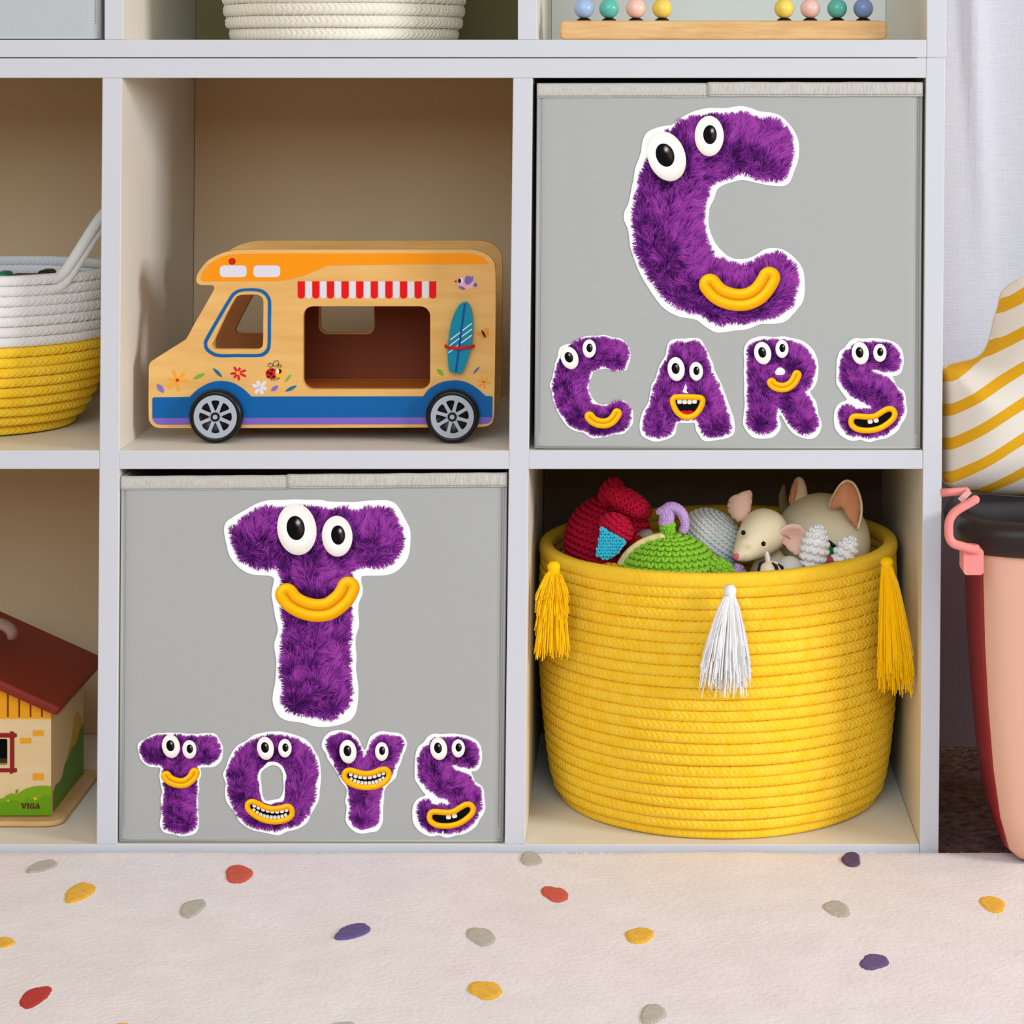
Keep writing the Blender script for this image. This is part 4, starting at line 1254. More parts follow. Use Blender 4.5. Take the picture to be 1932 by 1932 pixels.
# big yellow basket
FLZ = W(0, 1593.4).z
bx, by = .0697, 0.150
N_ = 24
ztop = 0.2445
hz0 = (ztop - FLZ) / N_ / 2
prof = [(0, .138), (.04, .1435), (.10, .1475), (.2, .151), (.35, .1545), (.55, .1575), (.7, .1585), (.85, .1565), (1, .1550)]
lev = []
for i in range(N_):
    t = (i + .5) / N_
    z = FLZ + (ztop - FLZ) * t
    lev.append((z, smooth_interp(prof, t) - .0042))
lev[0] = (lev[0][0] + .0008, lev[0][1] - .001)
sag = lambda ca, sa: 0.0
basket = thing('rope_basket', (bx, by, FLZ), 'large yellow coiled rope basket with tassels, full of soft toys', 'basket')
def ytilt(ca, sa): return .0022 * ca
rope_basket(basket, bx, by, lev[:1] , .0046, hz0 * 1.05, [(0, 1, 'bottom_coil', YROPE, None)])
def rb(levels):
    b = MB(); uv = []
    nL = len(levels)
    for i, (z, r) in enumerate(levels):
        k = (i + 1) / nL
        coil(b, uv, bx, by, r, r, z, .0046, hz0 * 1.05, n=170, tilt=(lambda ca, sa, k=k: k * ytilt(ca, sa)), seed=i)
    return mesh('coiled_wall', b.v, b.f, YROPE, basket, smooth=True, uvs=uv)
rb(lev[1:-1])
b = MB(); uv = []
coil(b, uv, bx, by, lev[-1][1], lev[-1][1], lev[-1][0] + .0006, .0060, hz0 * 1.38, n=170, tilt=ytilt, seed=30)
mesh('rim_coil', b.v, b.f, YRIM, basket, smooth=True, uvs=uv)
stitches(basket, bx, by, [(z, r) for z, r in lev], .0046, hz0, YTHREAD, tilt=lambda ca, sa: 0)
tassel(basket, 1377, 1103, 1127, 1286, 1320, 1417, -.020, -.026, WTAS, label='white tassel')
tassel(basket, 1045, 1059, 1080, 1243, 1009, 1074, .037, .032, YTAS, label='yellow tassel at the left of the basket', n=300)
tassel(basket, 1673, 1051, 1071, 1236, 1655, 1722, .037, .032, YTAS, skew=6, label='yellow tassel at the right of the basket', n=300)

# white and yellow basket at the left
FL2 = W(0, 850).z
lx, ly = W(-34, 0, .145).x, .142
zt = W(0, 526, .03).z
NL = 16
hz1 = (zt - FL2) / NL / 2
prof2 = [(0, .076), (.05, .084), (.12, .092), (.25, .101), (.4, .108), (.6, .1130), (.8, .116), (1, .117)]
lev2 = [(FL2 + .0013 + (zt - FL2) * (i + .5) / NL, smooth_interp(prof2, (i + .5) / NL) - .004) for i in range(NL)]
lb_ = thing('rope_basket', (lx, ly, FL2), 'white and yellow coiled rope basket with a looped handle in the left cubby', 'basket')
rope_basket(lb_, lx, ly, lev2, .0044, hz1 * 1.05, [(0, 9, 'yellow_coils', YROPE, YTHREAD), (9, 16, 'white_coils', WROPE, WTHREAD)], n=130)
b = MB()
zr = lev2[-1][0]
a0 = -.55
def hp(a, dz, dr=0): return (lx + (lev2[-1][1] + dr) * cos(a), ly + (lev2[-1][1] + dr) * sin(a), zr + dz)
for k in (0, 1):
    pts = []
    for j in range(25):
        t = j / 24
        a = -.86 + 1.60 * t
        t2 = max(0, min(1, (t - .10) / .82))
        h = .054 * sin(pi * t2) ** 1.05
        pts.append(hp(a, h - 2 * hz1 * k, .0008 * min(1, t * 8)))
    b.tube(pts, [.0030, .0041, .0046] + [.0048] * 22, 14)
b.build('handle', WROPE, lb_, smooth=True)

# cream basket at the top
FL3 = W(0, 75).z
tx_, ty_ = W(649, 0, .13).x, .135
NT = 14
hz2 = .0051
prof3 = [(0, .094), (.03, .0985), (.08, .1015), (.2, .1045), (.5, .107), (1, .109)]
lev3 = [(FL3 + .0006 + hz2 * (2 * i + 1), smooth_interp(prof3, (i + .5) / NT) - .0045) for i in range(NT)]
cb = thing('rope_basket', (tx_, ty_, FL3), 'cream white coiled rope basket on the top shelf, cut off by the frame', 'basket')
rope_basket(cb, tx_, ty_, lev3, .0052, hz2 * 1.05, [(0, NT, 'coiled_wall', CROPE, WTHREAD)], n=140)

# ------------------------------------------------------------------ soft toys in the yellow basket
def knit(name, rgb, rgb2=None):
    return mat(name, rgb, .9, ('noise', 700, .5, .0008), (rgb2 or tuple(int(c * .86) for c in rgb), 300, (1, 1, 1)), sheen=.0)


def crochet(mb_, c, r, rot=None, st=.0042, seed=0, t0=.04, t1=.96, vshape=True):
    """rows of small V stitches over an ellipsoid, above a slightly smaller core"""
    rot = rot or Matrix.Identity(3)
    c = Vector(c)
    mb_.ellipsoid(c, tuple(q * .965 for q in r), rot, 32, 20)
    R_ = random.Random(seed)
    L_ = pi * (r[0] + r[2]) / 2
    rows = max(4, int(L_ / st))
    # stitch template: low-poly ellipsoid
    tv = []; tf = []
    nu, nv = 6, 4
    tv.append((0, 0, 1))
    for i in range(1, nv):
        th = pi * i / nv
        for j in range(nu):
            a = 2 * pi * j / nu
            tv.append((sin(th) * cos(a), sin(th) * sin(a), cos(th)))
    tv.append((0, 0, -1))
    for j in range(nu):
        tf.append((0, 1 + j, 1 + (j + 1) % nu)); bb = 1 + (nv - 2) * nu
        tf.append((len(tv) - 1, bb + (j + 1) % nu, bb + j))
        for i in range(nv - 2):
            a = 1 + i * nu
            tf.append((a + j, a + nu + j, a + nu + (j + 1) % nu, a + (j + 1) % nu))
    for i in range(rows):
        t = t0 + (t1 - t0) * (i + .5) / rows
        th = pi * t
        rad = sin(th) * (r[0] + r[1]) / 2
        n = max(3, int(2 * pi * rad / st))
        off = R_.random()
        for j in range(n):
            a = 2 * pi * (j + off * (i % 2)) / n + i * .12
            p = Vector((r[0] * sin(th) * cos(a), r[1] * sin(th) * sin(a), r[2] * cos(th)))
            nn = Vector((p.x / r[0] ** 2, p.y / r[1] ** 2, p.z / r[2] ** 2)).normalized()
            e = Vector((-sin(a), cos(a), 0))
            e = (e - nn * e.dot(nn)).normalized()
            d = nn.cross(e)
            for sgn in ((-1, 1) if vshape else (0,)):
                cs = p + e * (sgn * st * .24)
                ax = (d + e * (.55 * sgn)).normalized()
                bx_ = nn.cross(ax)
                v = [c + rot @ (cs + ax * (q[2] * st * .50) + bx_ * (q[0] * st * (.30 if vshape else .52)) + nn * (q[1] * st * .30)) for q in tv]
                mb_.add(v, tf)
    return mb_


def rotY(a): return Matrix.Rotation(radians(a), 3, 'Y')
def rotZ(a): return Matrix.Rotation(radians(a), 3, 'Z')
def rotX(a): return Matrix.Rotation(radians(a), 3, 'X')


CRIM = knit('crimson_yarn', (196, 12, 54), (160, 6, 40))
CYAN = knit('cyan_yarn', (66, 196, 222), (44, 168, 196))
GRN = knit('green_yarn', (150, 204, 60), (124, 180, 40))
LIL = knit('lilac_yarn', (204, 168, 222), (190, 150, 208))
CRM = knit('cream_yarn', (232, 214, 150))
GRY = knit('pale_grey_yarn', (250, 248, 244), (240, 238, 232))
WHY = knit('white_yarn', (250, 247, 246), (238, 235, 234))
MOUSE = mat('cream_cotton', (240, 222, 186), .85, ('weave', 500, .3, .0004))
PIG = mat('oatmeal_cotton', (252, 234, 196), .85, ('weave', 500, .3, .0004))
PINKF = mat('pink_felt', (240, 196, 178), .95, ('noise', 800, .3, .0004))
ORF = mat('peach_felt', (234, 160, 118), .95, ('noise', 800, .3, .0004))
BLKP = mat('black_bead', (10, 8, 8), .25)
PKD = mat('pink_nose', (226, 90, 120), .6)
NAVY = mat('navy_stripe', (24, 22, 50), .8)

TB = 'soft toys in the yellow basket'
def P(px, py, Y): return W(px, py, Y)
def px(n, Y=.1): return n / S * (D + Y) / D

# crimson toy
rt = thing('crochet_toy', P(1140, 1090, .10), 'crimson crocheted toy with floppy flaps and a turquoise patch, left in the basket', 'soft toy')
b = MB(); crochet(b, P(1147, 1020, .134), (px(82), .036, px(86)), rotY(15), .0058, 1); b.build('body', CRIM, rt, smooth=True)
b = MB(); crochet(b, P(1186, 948, .085), (px(46), .016, px(21)), rotY(30), .0052, 2); b.build('flap', CRIM, rt, smooth=True)
b = MB(); crochet(b, P(1153, 928, .105), (px(20), .016, px(26)), rotY(35), .0052, 3); b.build('flap', CRIM, rt, smooth=True)
b = MB(); crochet(b, P(1163, 997, .066), (px(32), .017, px(24)), rotY(35), .0052, 4); b.build('snout', CRIM, rt, smooth=True)
b = MB(); crochet(b, P(1136, 1078, .095), (px(38), .018, px(20)), None, .0058, 5); b.build('foot', CRIM, rt, smooth=True)
o = puff('patch', crom([(1133, 993), (1150, 1003), (1168, 1012), (1182, 1023), (1172, 1036), (1160, 1050), (1142, 1056), (1125, 1047), (1127, 1032), (1131, 1012)], 3), W, .048, .004, CYAN, rt, step=4, flat=.3)
o['label'] = 'turquoise crocheted patch'
b = MB()
R_ = random.Random(5)
PO = crom([(1133, 994), (1150, 1004), (1168, 1013), (1180, 1023), (1171, 1036), (1159, 1049), (1142, 1055), (1126, 1047), (1128, 1032), (1132, 1012)], 3)
for i in range(9):
    for j in range(11):
        x = 1124 + 7 * i + (3.5 if j % 2 else 0); y = 994 + 6 * j
        if inside(np.array([[x, y]]), PO)[0]:
            for s_ in (-1, 1):
                b.ellipsoid(P(x + 1.6 * s_, y, .0435), (px(1.6), .0012, px(3.4)), rotY(28 * s_), 6, 4)
b.build('patch_stitches', CYAN, rt, smooth=True)['kind'] = 'stuff'

# green toy
gt = thing('crochet_toy', P(1270, 1150, .09), 'green crocheted toy with a cream rim and a lilac hooked stalk', 'soft toy')
GC = P(1262, 1092, .060)
b = MB(); crochet(b, GC, (px(95), .042, px(82)), None, .0062, 6); b.build('body', GRN, gt, smooth=True)
b = MB(); crochet(b, P(1357, 1078, .046), (px(34), .012, px(22)), rotY(32), .0052, 7); b.build('arm', GRN, gt, smooth=True)
# cream band on the upper left
pts = []
for j in range(22):
    a = radians(176 - 82 * j / 21)
    pts.append(GC + Vector((px(94) * cos(a) * 1.0, -.010, px(81) * sin(a))))
b = MB(); b.tube(pts, [.0012] + [.0042] * 20 + [.001], 10, flat=.5); b.build('cream_rim', CRM, gt, smooth=True)
b = MB()
for k in range(4):
    crochet(b, P(1259 + (k % 2) * 1.5, 1008 - 6 * k, .066), (px(13), .006, px(6)), None, .0040, 20 + k, .1, .9)
b.build('stalk', GRN, gt, smooth=True)
b = MB()
hook = [(1257, 987), (1258, 978), (1259, 969), (1258, 962), (1264, 957), (1274, 958), (1283, 964), (1289, 973), (1292, 984), (1292, 994), (1289, 1000)]
hk = crom(hook, 2, False)
for k, q in enumerate(hk):
    wdt = 12.5 if k < 7 else (9.5 if k < 16 else 7.5)
    if k > 18: wdt = 5.5
    crochet(b, P(q[0], q[1], .066), (px(wdt), .0055, px(7)), rotY(0 if k < 6 else min(95, (k - 6) * 12)), .0036, 40 + k, .12, .88)
crochet(b, P(1248, 964, .066), (px(9), .004, px(6)), rotY(-20), .0036, 66)
b.build('hooked_tip', LIL, gt, smooth=True)

# small things between them
b = MB(); crochet(b, P(1200, 1025, .078), (px(15), .007, px(13)), None, .004, 8)
tag(b.build('crochet_ball', knit('red_yarn', (196, 16, 20)), smooth=True), 'small bright red crocheted ball beside the green toy', 'soft toy')
b = MB(); b.ellipsoid(P(1214, 1012, .105), (px(20), .008, px(12)), rotY(-25))
tag(b.build('felt_toy', mat('grey_pink_felt', (150, 122, 116), .95), smooth=True), 'grey-pink felt toy peeking out above the red ball', 'soft toy')
b = MB(); crochet(b, P(1160, 1080, .045), (px(26), .008, px(14)), rotY(20), .004, 9)
tag(b.build('crochet_toy', knit('mustard_yarn', (206, 150, 20)), smooth=True), 'mustard yellow crocheted toy low between the crimson and green toys', 'soft toy')

# pale grey crochet egg
b = MB(); crochet(b, P(1343, 1016, .130), (px(62), .035, px(50)), rotY(38), .0048, 10, vshape=True)
tag(b.build('crochet_egg', GRY, smooth=True), 'pale grey crocheted egg-shaped toy behind the lilac stalk', 'soft toy')

# lilac and blue crochet flower balls
for (x, y, r, rgb, lab) in ((1390, 1079, 15, (186, 156, 200), 'small lilac crocheted ball at the basket rim'), (1372, 1067, 13, (140, 158, 196), 'small light blue crocheted ball beside the lilac one')):
    b = MB(); crochet(b, P(x, y, .050 if x > 1380 else .062), (px(r), .006, px(r * .85)), rotY(20), .005, x)
    tag(b.build('crochet_ball', knit('yarn_%d' % x, rgb), smooth=True), lab, 'soft toy')


def loft(name, axis, rads, material, parent, n=28, squash=.85):
    """body of revolution along a 3-D path"""
    b_ = MB(); b_.tube([Vector(a) for a in axis], rads, n, True, squash)
    return b_.build(name, material, parent, smooth=True)


# mouse
mo = thing('cloth_mouse', P(1440, 1130, .1), 'cream cloth mouse with pink ears and a pink nose', 'soft toy')
ax = []; rr_ = []
nose, crown = P(1389, 1056, .052), P(1463, 982, .105)
for j in range(17):
    t = j / 16
    ax.append(nose.lerp(crown, t))
    rr_.append(px(np.interp(t, [0, .03, .1, .25, .45, .65, .8, .92, .98, 1], [1, 8, 16, 26, 38, 46, 47, 36, 18, 1])))
hd = loft('head', ax, rr_, MOUSE, mo, squash=.9)
sub = hd.modifiers.new('sub', 'SUBSURF'); sub.levels = 1; sub.render_levels = 1
loft('body', [P(1452, 1040, .10), P(1455, 1070, .10), P(1460, 1110, .10), P(1465, 1140, .10)], [px(20), px(40), px(44), px(10)], MOUSE, mo)
earL = puff('ear', crom([(1374, 948), (1380, 938), (1392, 932), (1408, 926), (1418, 928), (1420, 940), (1418, 956), (1415, 970), (1407, 980), (1397, 985), (1386, 981), (1377, 972), (1373, 960)], 3), W, .094, .0022, PINKF, mo, step=4, bend=lambda q: -.004 * (1 - ((q[0] - 1397) / 22) ** 2) + .004)
earR = puff('ear', crom([(1466, 1004), (1476, 994), (1489, 988), (1504, 988), (1515, 995), (1522, 1007), (1523, 1022), (1517, 1036), (1508, 1046), (1494, 1042), (1482, 1031), (1471, 1017)], 3), W, .076, .0022, PINKF, mo, step=4, bend=lambda q: .007 * (1 - min(1, ((q[0] - 1494) / 28) ** 2 + ((q[1] - 1017) / 28) ** 2)) - .003)
b = MB()
b.tube([P(1468, 1005, .0735), P(1480, 1008, .0755), P(1492, 1018, .078)], [.0005, .0012, .0003], 8)
b.build('ear_fold', ORF, mo, smooth=True)
for (x, y, yy) in ((1402.5, 1005, .0560), (1440.5, 1026, .0478)):
    b = MB(); b.ellipsoid(P(x, y, yy), (px(4.4), .0022, px(4.6)), rotY(25), 14, 10); b.build('eye', BLKP, mo, smooth=True)
b = MB(); b.ellipsoid(P(1389, 1050, .0455), (px(5), .0018, px(6.5)), rotY(25), 12, 8); b.build('nose', PKD, mo, smooth=True)

# pig
pg = thing('cloth_pig', P(1550, 1110, .15), 'round oatmeal cloth pig with peach felt ears at the back of the basket', 'soft toy')
b = MB(); b.ellipsoid(P(1551, 1022, .15), (px(91, .15), .052, px(90, .15)), None, 40, 26); b.build('body', PIG, pg, smooth=True)
e1 = puff('ear', crom([(1565, 961), (1568, 945), (1576, 928), (1586, 914), (1598, 908), (1610, 914), (1619, 930), (1624, 950), (1624, 970), (1621, 985), (1617, 999), (1607, 988), (1598, 975), (1592, 962), (1586, 957), (1577, 961)], 3), W, .103, .0035, ORF, pg, step=4, bend=lambda q: .006 * (abs(q[0] - 1592) / 25))
b = MB(); e = crom([(1566, 958), (1569, 943), (1577, 927), (1587, 913), (1598, 907), (1611, 913), (1620, 930), (1625, 950), (1625, 970), (1622, 985), (1618, 998)], 3, False)
b.tube([P(q[0], q[1], .103 + .006 * abs(q[0] - 1592) / 25) for q in e], .0011, 8); b.build('ear_edge', PIG, pg, smooth=True)
e2 = puff('ear', crom([(1488, 948), (1491, 928), (1496, 911), (1503, 901), (1512, 901), (1519, 911), (1523, 928), (1522, 940), (1510, 950), (1497, 958)], 3), W, .16, .0035, PIG, pg, step=4)
e3 = puff('ear_lining', crom([(1489, 948), (1491, 930), (1496, 912), (1502, 903), (1505, 910), (1503, 930), (1499, 945), (1494, 956)], 3), W, .1555, .0015, ORF, pg, step=3)
b = MB(); b.tube([P(1493, 1000, .19), P(1480, 960, .20), P(1476, 935, .20), P(1479, 915, .20)], [px(14), px(12), px(9), px(3)], 12, flat=.5)
tag(b.build('cloth_toy', mat('tan_cloth', (170, 146, 104), .9), smooth=True), 'tan cloth toy standing in the dark behind the mouse', 'soft toy')

# white crochet rabbit ears
rb_ = thing('crochet_rabbit', P(1560, 1120, .06), 'white crocheted rabbit whose two ears rise above the basket rim', 'soft toy')
b = MB(); crochet(b, P(1537, 1038, .064), (px(25), .010, px(46)), rotY(10), .0054, 11); b.build('ear', WHY, rb_, smooth=True)
b = MB(); crochet(b, P(1593, 1046, .068), (px(20), .008, px(36)), rotY(26), .0052, 12); b.build('ear', WHY, rb_, smooth=True)
b = MB(); crochet(b, P(1552, 1100, .076), (px(40), .018, px(30)), None, .0054, 13); b.build('head', WHY, rb_, smooth=True)
b = MB()
for (x, y) in ((1566, 1056), (1562, 1068), (1571, 1064), (1556, 1075), (1568, 1076)):
    b.ellipsoid(P(x, y, .045), (px(6), .004, px(6)), None, 10, 8)
b.build('bow', knit('rose_yarn', (206, 60, 96)), rb_, smooth=True)
gp = thing('felt_toy', P(1578, 1040, .09), 'green felt square with black edging between the rabbit ears', 'soft toy')
plate('panel', [[(1566, 1028), (1578, 1034), (1582, 1040), (1571, 1052), (1562, 1048)]], W, .082, .085, mat('green_felt', (50, 160, 60), .9), gp)
b = MB(); b.tube([P(1563, 1021, .080), P(1574, 1030, .080), P(1586, 1043, .080)], .0014, 8); b.tube([P(1582, 1038, .080), P(1573, 1054, .080)], .0014, 8)
b.build('edging', BLKP, gp, smooth=True)

# zebra-striped small toy and white toy
zt_ = thing('striped_toy', P(1455, 1100, .04), 'small cream toy with navy stripes at the basket rim below the mouse', 'soft toy')
b = MB(); b.ellipsoid(P(1456, 1080, .038), (px(27), .010, px(21)), rotY(5), 28, 18); b.build('body', MOUSE, zt_, smooth=True)
b = MB(); b.ellipsoid(P(1448, 1053, .040), (px(5), .003, px(13)), rotY(-8), 12, 10); b.build('ear', mat('white_plush', (226, 222, 216), .95), zt_, smooth=True)
b = MB()
for seg in ([(1443, 1058), (1435, 1064), (1432, 1074), (1431, 1082)], [(1457, 1061), (1464, 1068), (1467, 1077), (1465, 1086)], [(1468, 1063), (1475, 1070), (1478, 1079)]):
    pp = []
    for (x, y) in seg:
        u = ((x - 1456) / 27) ** 2 + ((y - 1080) / 21) ** 2
        pp.append(P(x, y, .038 - .0102 * sqrt(max(0, 1 - u)) - .0004))
    b.tube(pp, [.0005] + [.0016] * (len(pp) - 2) + [.0012], 8)
b.build('stripes', NAVY, zt_, smooth=True)
wt = MB(); wt.ellipsoid(P(1489, 1076, .055), (px(26), .014, px(26)), rotY(15), 28, 18)
tag(wt.build('plush_ball', mat('white_fleece', (208, 204, 198), .95, ('noise', 500, .3, .0008)), smooth=True), 'off-white fleece ball between the striped toy and the rabbit ear', 'soft toy')

# ------------------------------------------------------------------ things in the left basket
lc = lambda x, y: (x / 4.49, 430 + y / 4.49)
for (x, y, w, h, rgb, lab, nm, Yd) in ((30, 408, 13, 9, (30, 128, 104), 'teal wooden block in the white and yellow basket', 'toy_block', .10),
                                       (200, 430, 27, 9, (58, 34, 20), 'dark brown wooden block lying in the white and yellow basket', 'toy_block', .11),
                                       (395, 395, 14, 10, (44, 32, 16), 'dark olive rounded block at the right in the basket', 'toy_block', .12)):
    p_ = W(*lc(x, y), Yd)
    b = MB(); b.box(p_.x - w / S, p_.x + w / S, Yd - .012, Yd + .014, p_.z - .03, p_.z + h / S)
    o = b.build(nm, mat('block_%d' % x, rgb, .4), None)
    bevel(o, .0035, 3, 30); tag(o, lab, 'toy block')
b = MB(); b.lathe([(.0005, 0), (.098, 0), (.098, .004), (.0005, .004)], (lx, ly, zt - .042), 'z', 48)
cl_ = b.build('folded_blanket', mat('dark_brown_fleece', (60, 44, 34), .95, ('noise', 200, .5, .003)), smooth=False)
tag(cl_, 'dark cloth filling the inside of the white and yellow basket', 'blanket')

# ------------------------------------------------------------------ wooden toy house
HY = 0.056
hc = crop(0, 1150, 4.11)
def Hs(x, y, Y):
    q = hc(x, y, HY); return Vector((q.x, Y, q.z))
FLB = W(0, 1593.4).z
house = thing('toy_house', (W(-100, 0, .1).x, .115, FLB), 'wooden toy house with a dark red roof and painted meadow', 'toy house')
WALLW = mat('pale_plywood', (232, 206, 160), .5, None, ((226, 196, 148), 12, (1, 1, 6)))
# base plate with rounded front corner
bz0 = FLB + .0006; bz1 = Hs(0, 1608, HY).z
xr = W(116, 0, HY - .012).x
xl_ = W(-405, 0, HY).x
pl = rrect(xl_, HY - .013, xr, .195, .014, 8)
b = MB()
n = len(pl)
b.add([(p[0], p[1], bz0) for p in pl] + [(p[0], p[1], bz1) for p in pl], [tuple(range(n - 1, -1, -1)), tuple(range(n, 2 * n))] + [(i, (i + 1) % n, n + (i + 1) % n, n + i) for i in range(n)])
bevel(b.build('base_plate', BEECH, house), .0016, 3, 40)
# front gable wall with window opening
apex = (-420, 480)
WALLP = [(396, 1597), (396, 760), (-560, 330), (-1516, 760), (-1516, 1597)]
WINH = rrect(-190, 1003, 57, 1207, 12)
fw = plate('front_wall', [WALLP, WINH], Hs, HY, HY + .006, WALLW, house)
HR = .174
sx_ = Hs(396, 0, 0).x
b = MB(); b.box(sx_ - .006, sx_, HY + .006, HR, bz1, Hs(0, 790, 0).z); b.build('side_wall', WALLW, house)
b = MB(); b.box(Hs(-1516, 0, 0).x, sx_ - .006, HR - .006, HR, bz1, Hs(0, 790, 0).z); b.build('rear_wall', WALLW, house)
b = MB(); b.box(Hs(-190, 0, 0).x, Hs(57, 0, 0).x, HY + .02, HY + .022, Hs(0, 1207, 0).z, Hs(0, 1003, 0).z)
b.build('window_backing', mat('black_card', (12, 10, 10), .9), house)
def hp_(name, pts, rgb, dy=0.0, smooth=0, holes=(), label=None):
    lp = crom(pts, smooth) if smooth else pts
    o = plate(name, [lp] + list(holes), Hs, HY - .0003 - dy, HY - dy, mat('paint_%d_%d_%d' % rgb, rgb, .4), fw)
    if label: o['label'] = label
    return o
hp_('eaves_band', [(-1516, 847), (396, 847), (396, 760), (-560, 330), (-1516, 760)], (240, 164, 20), label='yellow boarded band below the roof')
for i in range(8):
    x = 62 + 88 * (3 - i) if i < 4 else 62 - 88 * (i - 3)
    hp_('board_line', [(x - 6, 832), (x + 6, 832), (x + 6, 600), (x - 6, 600)], (122, 30, 20), .0003)
REDW = (146, 28, 26)
hp_('window_frame', [(-240, 957), (78, 957), (80, 942), (112, 950), (112, 960), (131, 962), (131, 988), (112, 992), (112, 1228), (132, 1230), (132, 1258), (112, 1262), (80, 1276), (78, 1260), (-240, 1260)], REDW, .0003,
    holes=[[(-205, 990), (78, 992), (78, 1230), (-205, 1230)]], label='red painted window frame')
for (x0, y0, x1, y1) in ((255, 938, 338, 978), (158, 997, 242, 1036), (255, 1272, 338, 1320)):
    hp_('painted_brick', [(x0, y0), (x1, y0), (x1, y1), (x0, y1)], (240, 164, 24), .0003)
hp_('meadow', [(-1516, 1594), (-1516, 1450), (-400, 1440), (-200, 1470), (0, 1466), (30, 1462), (50, 1440), (90, 1424), (128, 1434), (160, 1412), (200, 1388), (260, 1371), (330, 1365), (396, 1370), (396, 1594)], (122, 168, 16), .0003, label='green painted meadow')
hp_('grass_tufts', [(-300, 1594), (-200, 1530), (-60, 1540), (0, 1500), (60, 1490), (110, 1475), (150, 1490), (170, 1500), (210, 1455), (240, 1470), (300, 1480), (340, 1440), (396, 1450), (396, 1594)], (104, 156, 14), .0006)
for (cx, cy, r) in ((68, 1478, 13), (275, 1464, 19)):
    hp_('painted_flower', [(cx + r * (1 if j % 2 == 0 else .45) * cos(2 * pi * j / 8 + .3), cy + r * (1 if j % 2 == 0 else .45) * sin(2 * pi * j / 8 + .3)) for j in range(8)], (236, 206, 40), .0009, smooth=3)
hp_('painted_leaf', leafpts(122, 1428, 138, 1392, 9), (100, 150, 20), .0003)
# lettering, dark red serif capitals
def glyph(polys, x0, y0, w, h, holes=None):
    for pl_ in polys:
        hp_('letter', [(x0 + a * w, y0 + b_ * h) for a, b_ in pl_], (84, 18, 16), .0012)
X0, Y0_, GH = 165, 1500, 40
glyph([[(0, 0), (.42, 0), (.42, .1), (.34, .12), (.55, .72), (.74, .12), (.66, .1), (.66, 0), (1, 0), (1, .1), (.93, .12), (.6, 1), (.42, 1), (.08, .12), (0, .1)]], X0, Y0_, 45, GH)
glyph([[(0, 0), (1, 0), (1, .12), (.78, .15), (.78, .85), (1, .88), (1, 1), (0, 1), (0, .88), (.22, .85), (.22, .15), (0, .12)]], X0 + 47, Y0_, 17, GH)
glyph([[(.93, 0), (.93, .32), (.82, .32), (.7, .14), (.5, .12), (.33, .25), (.28, .5), (.33, .76), (.5, .88), (.66, .84), (.66, .62), (.55, .58), (.55, .48), (1, .48), (1, .58), (.92, .62), (.92, .9), (.7, 1), (.42, 1), (.14, .85), (.02, .5), (.14, .15), (.42, 0), (.7, .01), (.84, .06)]], X0 + 67, Y0_, 40, GH)
glyph([[(.44, 0), (.62, 0), (.93, .86), (1, .9), (1, 1), (.58, 1), (.58, .9), (.66, .86), (.60, .68), (.38, .68), (.31, .86), (.4, .9), (.4, 1), (0, 1), (0, .9), (.07, .86)]], X0 + 108, Y0_, 42, GH)
o = hp_('letter_gap', [(X0 + 108 + .42 * 42, Y0_ + .56 * GH), (X0 + 108 + .57 * 42, Y0_ + .56 * GH), (X0 + 108 + .5 * 42, Y0_ + .33 * GH)], (104, 156, 14), .0015)
# painted foliage on the side wall
def Sd(u, y, X):   # u: depth fraction, y as front-wall crop coordinates
    return Vector((X, HY + .006 + (HR - HY - .006) * u, Hs(0, y, 0).z))
def side_print(name, pts, rgb, off):
    k = [Sd(u, y, sx_ + off) for u, y in pts]
    nn = len(k)
    tr = tessellate_polygon([[Vector((p.y, p.z, 0)) for p in k]])
    b_ = MB(); b_.add(k, [tuple(t) for t in tr])
    # make normals face +X
    b2 = MB()
    for t in tr:
        a_, c_, d_ = [k[i] for i in t]
        if (c_ - a_).cross(d_ - a_).x < 0: a_, c_ = c_, a_
        b2.add([a_, c_, d_], [(0, 1, 2)])
    return b2.build(name, mat('paint_%d_%d_%d' % rgb, rgb, .4), house)
side_print('painted_tree', [(.45, 1590), (.45, 1300), (.6, 1200), (.7, 1060), (.8, 1020), (.92, 1110), (1, 1200), (1, 1590)], (214, 168, 40), .0002)
side_print('painted_bush', [(0, 1590), (0, 1440), (.1, 1400), (.2, 1420), (.3, 1400), (.38, 1330), (.5, 1310), (.6, 1270), (.75, 1270), (.9, 1190), (1, 1180), (1, 1590)], (84, 136, 26), .0004)
# roof slab: slopes down to the right, runs front to back
def roofpt(x, y): q = Hs(x, y, 0); return q
RF0, RF1 = HY - .014, .212
ra = Hs(-560, 336, 0); rbp = Hs(470, 800, 0)
d_ = (rbp - ra).normalized(); nrm_ = Vector((-d_.z, 0, d_.x)) * -1
if nrm_.z < 0: nrm_ = -nrm_
th_ = .0085
b = MB()
A_, B_ = ra, rbp
sec = [A_, B_, B_ + nrm_ * th_, A_ + nrm_ * th_]
b.add([(q.x, RF0, q.z) for q in sec] + [(q.x, RF1, q.z) for q in sec], [(0, 1, 2, 3), (7, 6, 5, 4), (0, 4, 5, 1), (1, 5, 6, 2), (2, 6, 7, 3), (3, 7, 4, 0)])
ROOF = mat('dark_red_paint', (128, 40, 26), .45)
bevel(b.build('roof_slope', ROOF, house), .003, 4, 40)
b = MB()
A2 = ra; B2 = Hs(-1590, 800, 0)
d2 = (B2 - A2).normalized(); n2 = Vector((d2.z, 0, -d2.x)); n2 = n2 if n2.z > 0 else -n2
sec = [A2, B2, B2 + n2 * th_, A2 + n2 * th_]
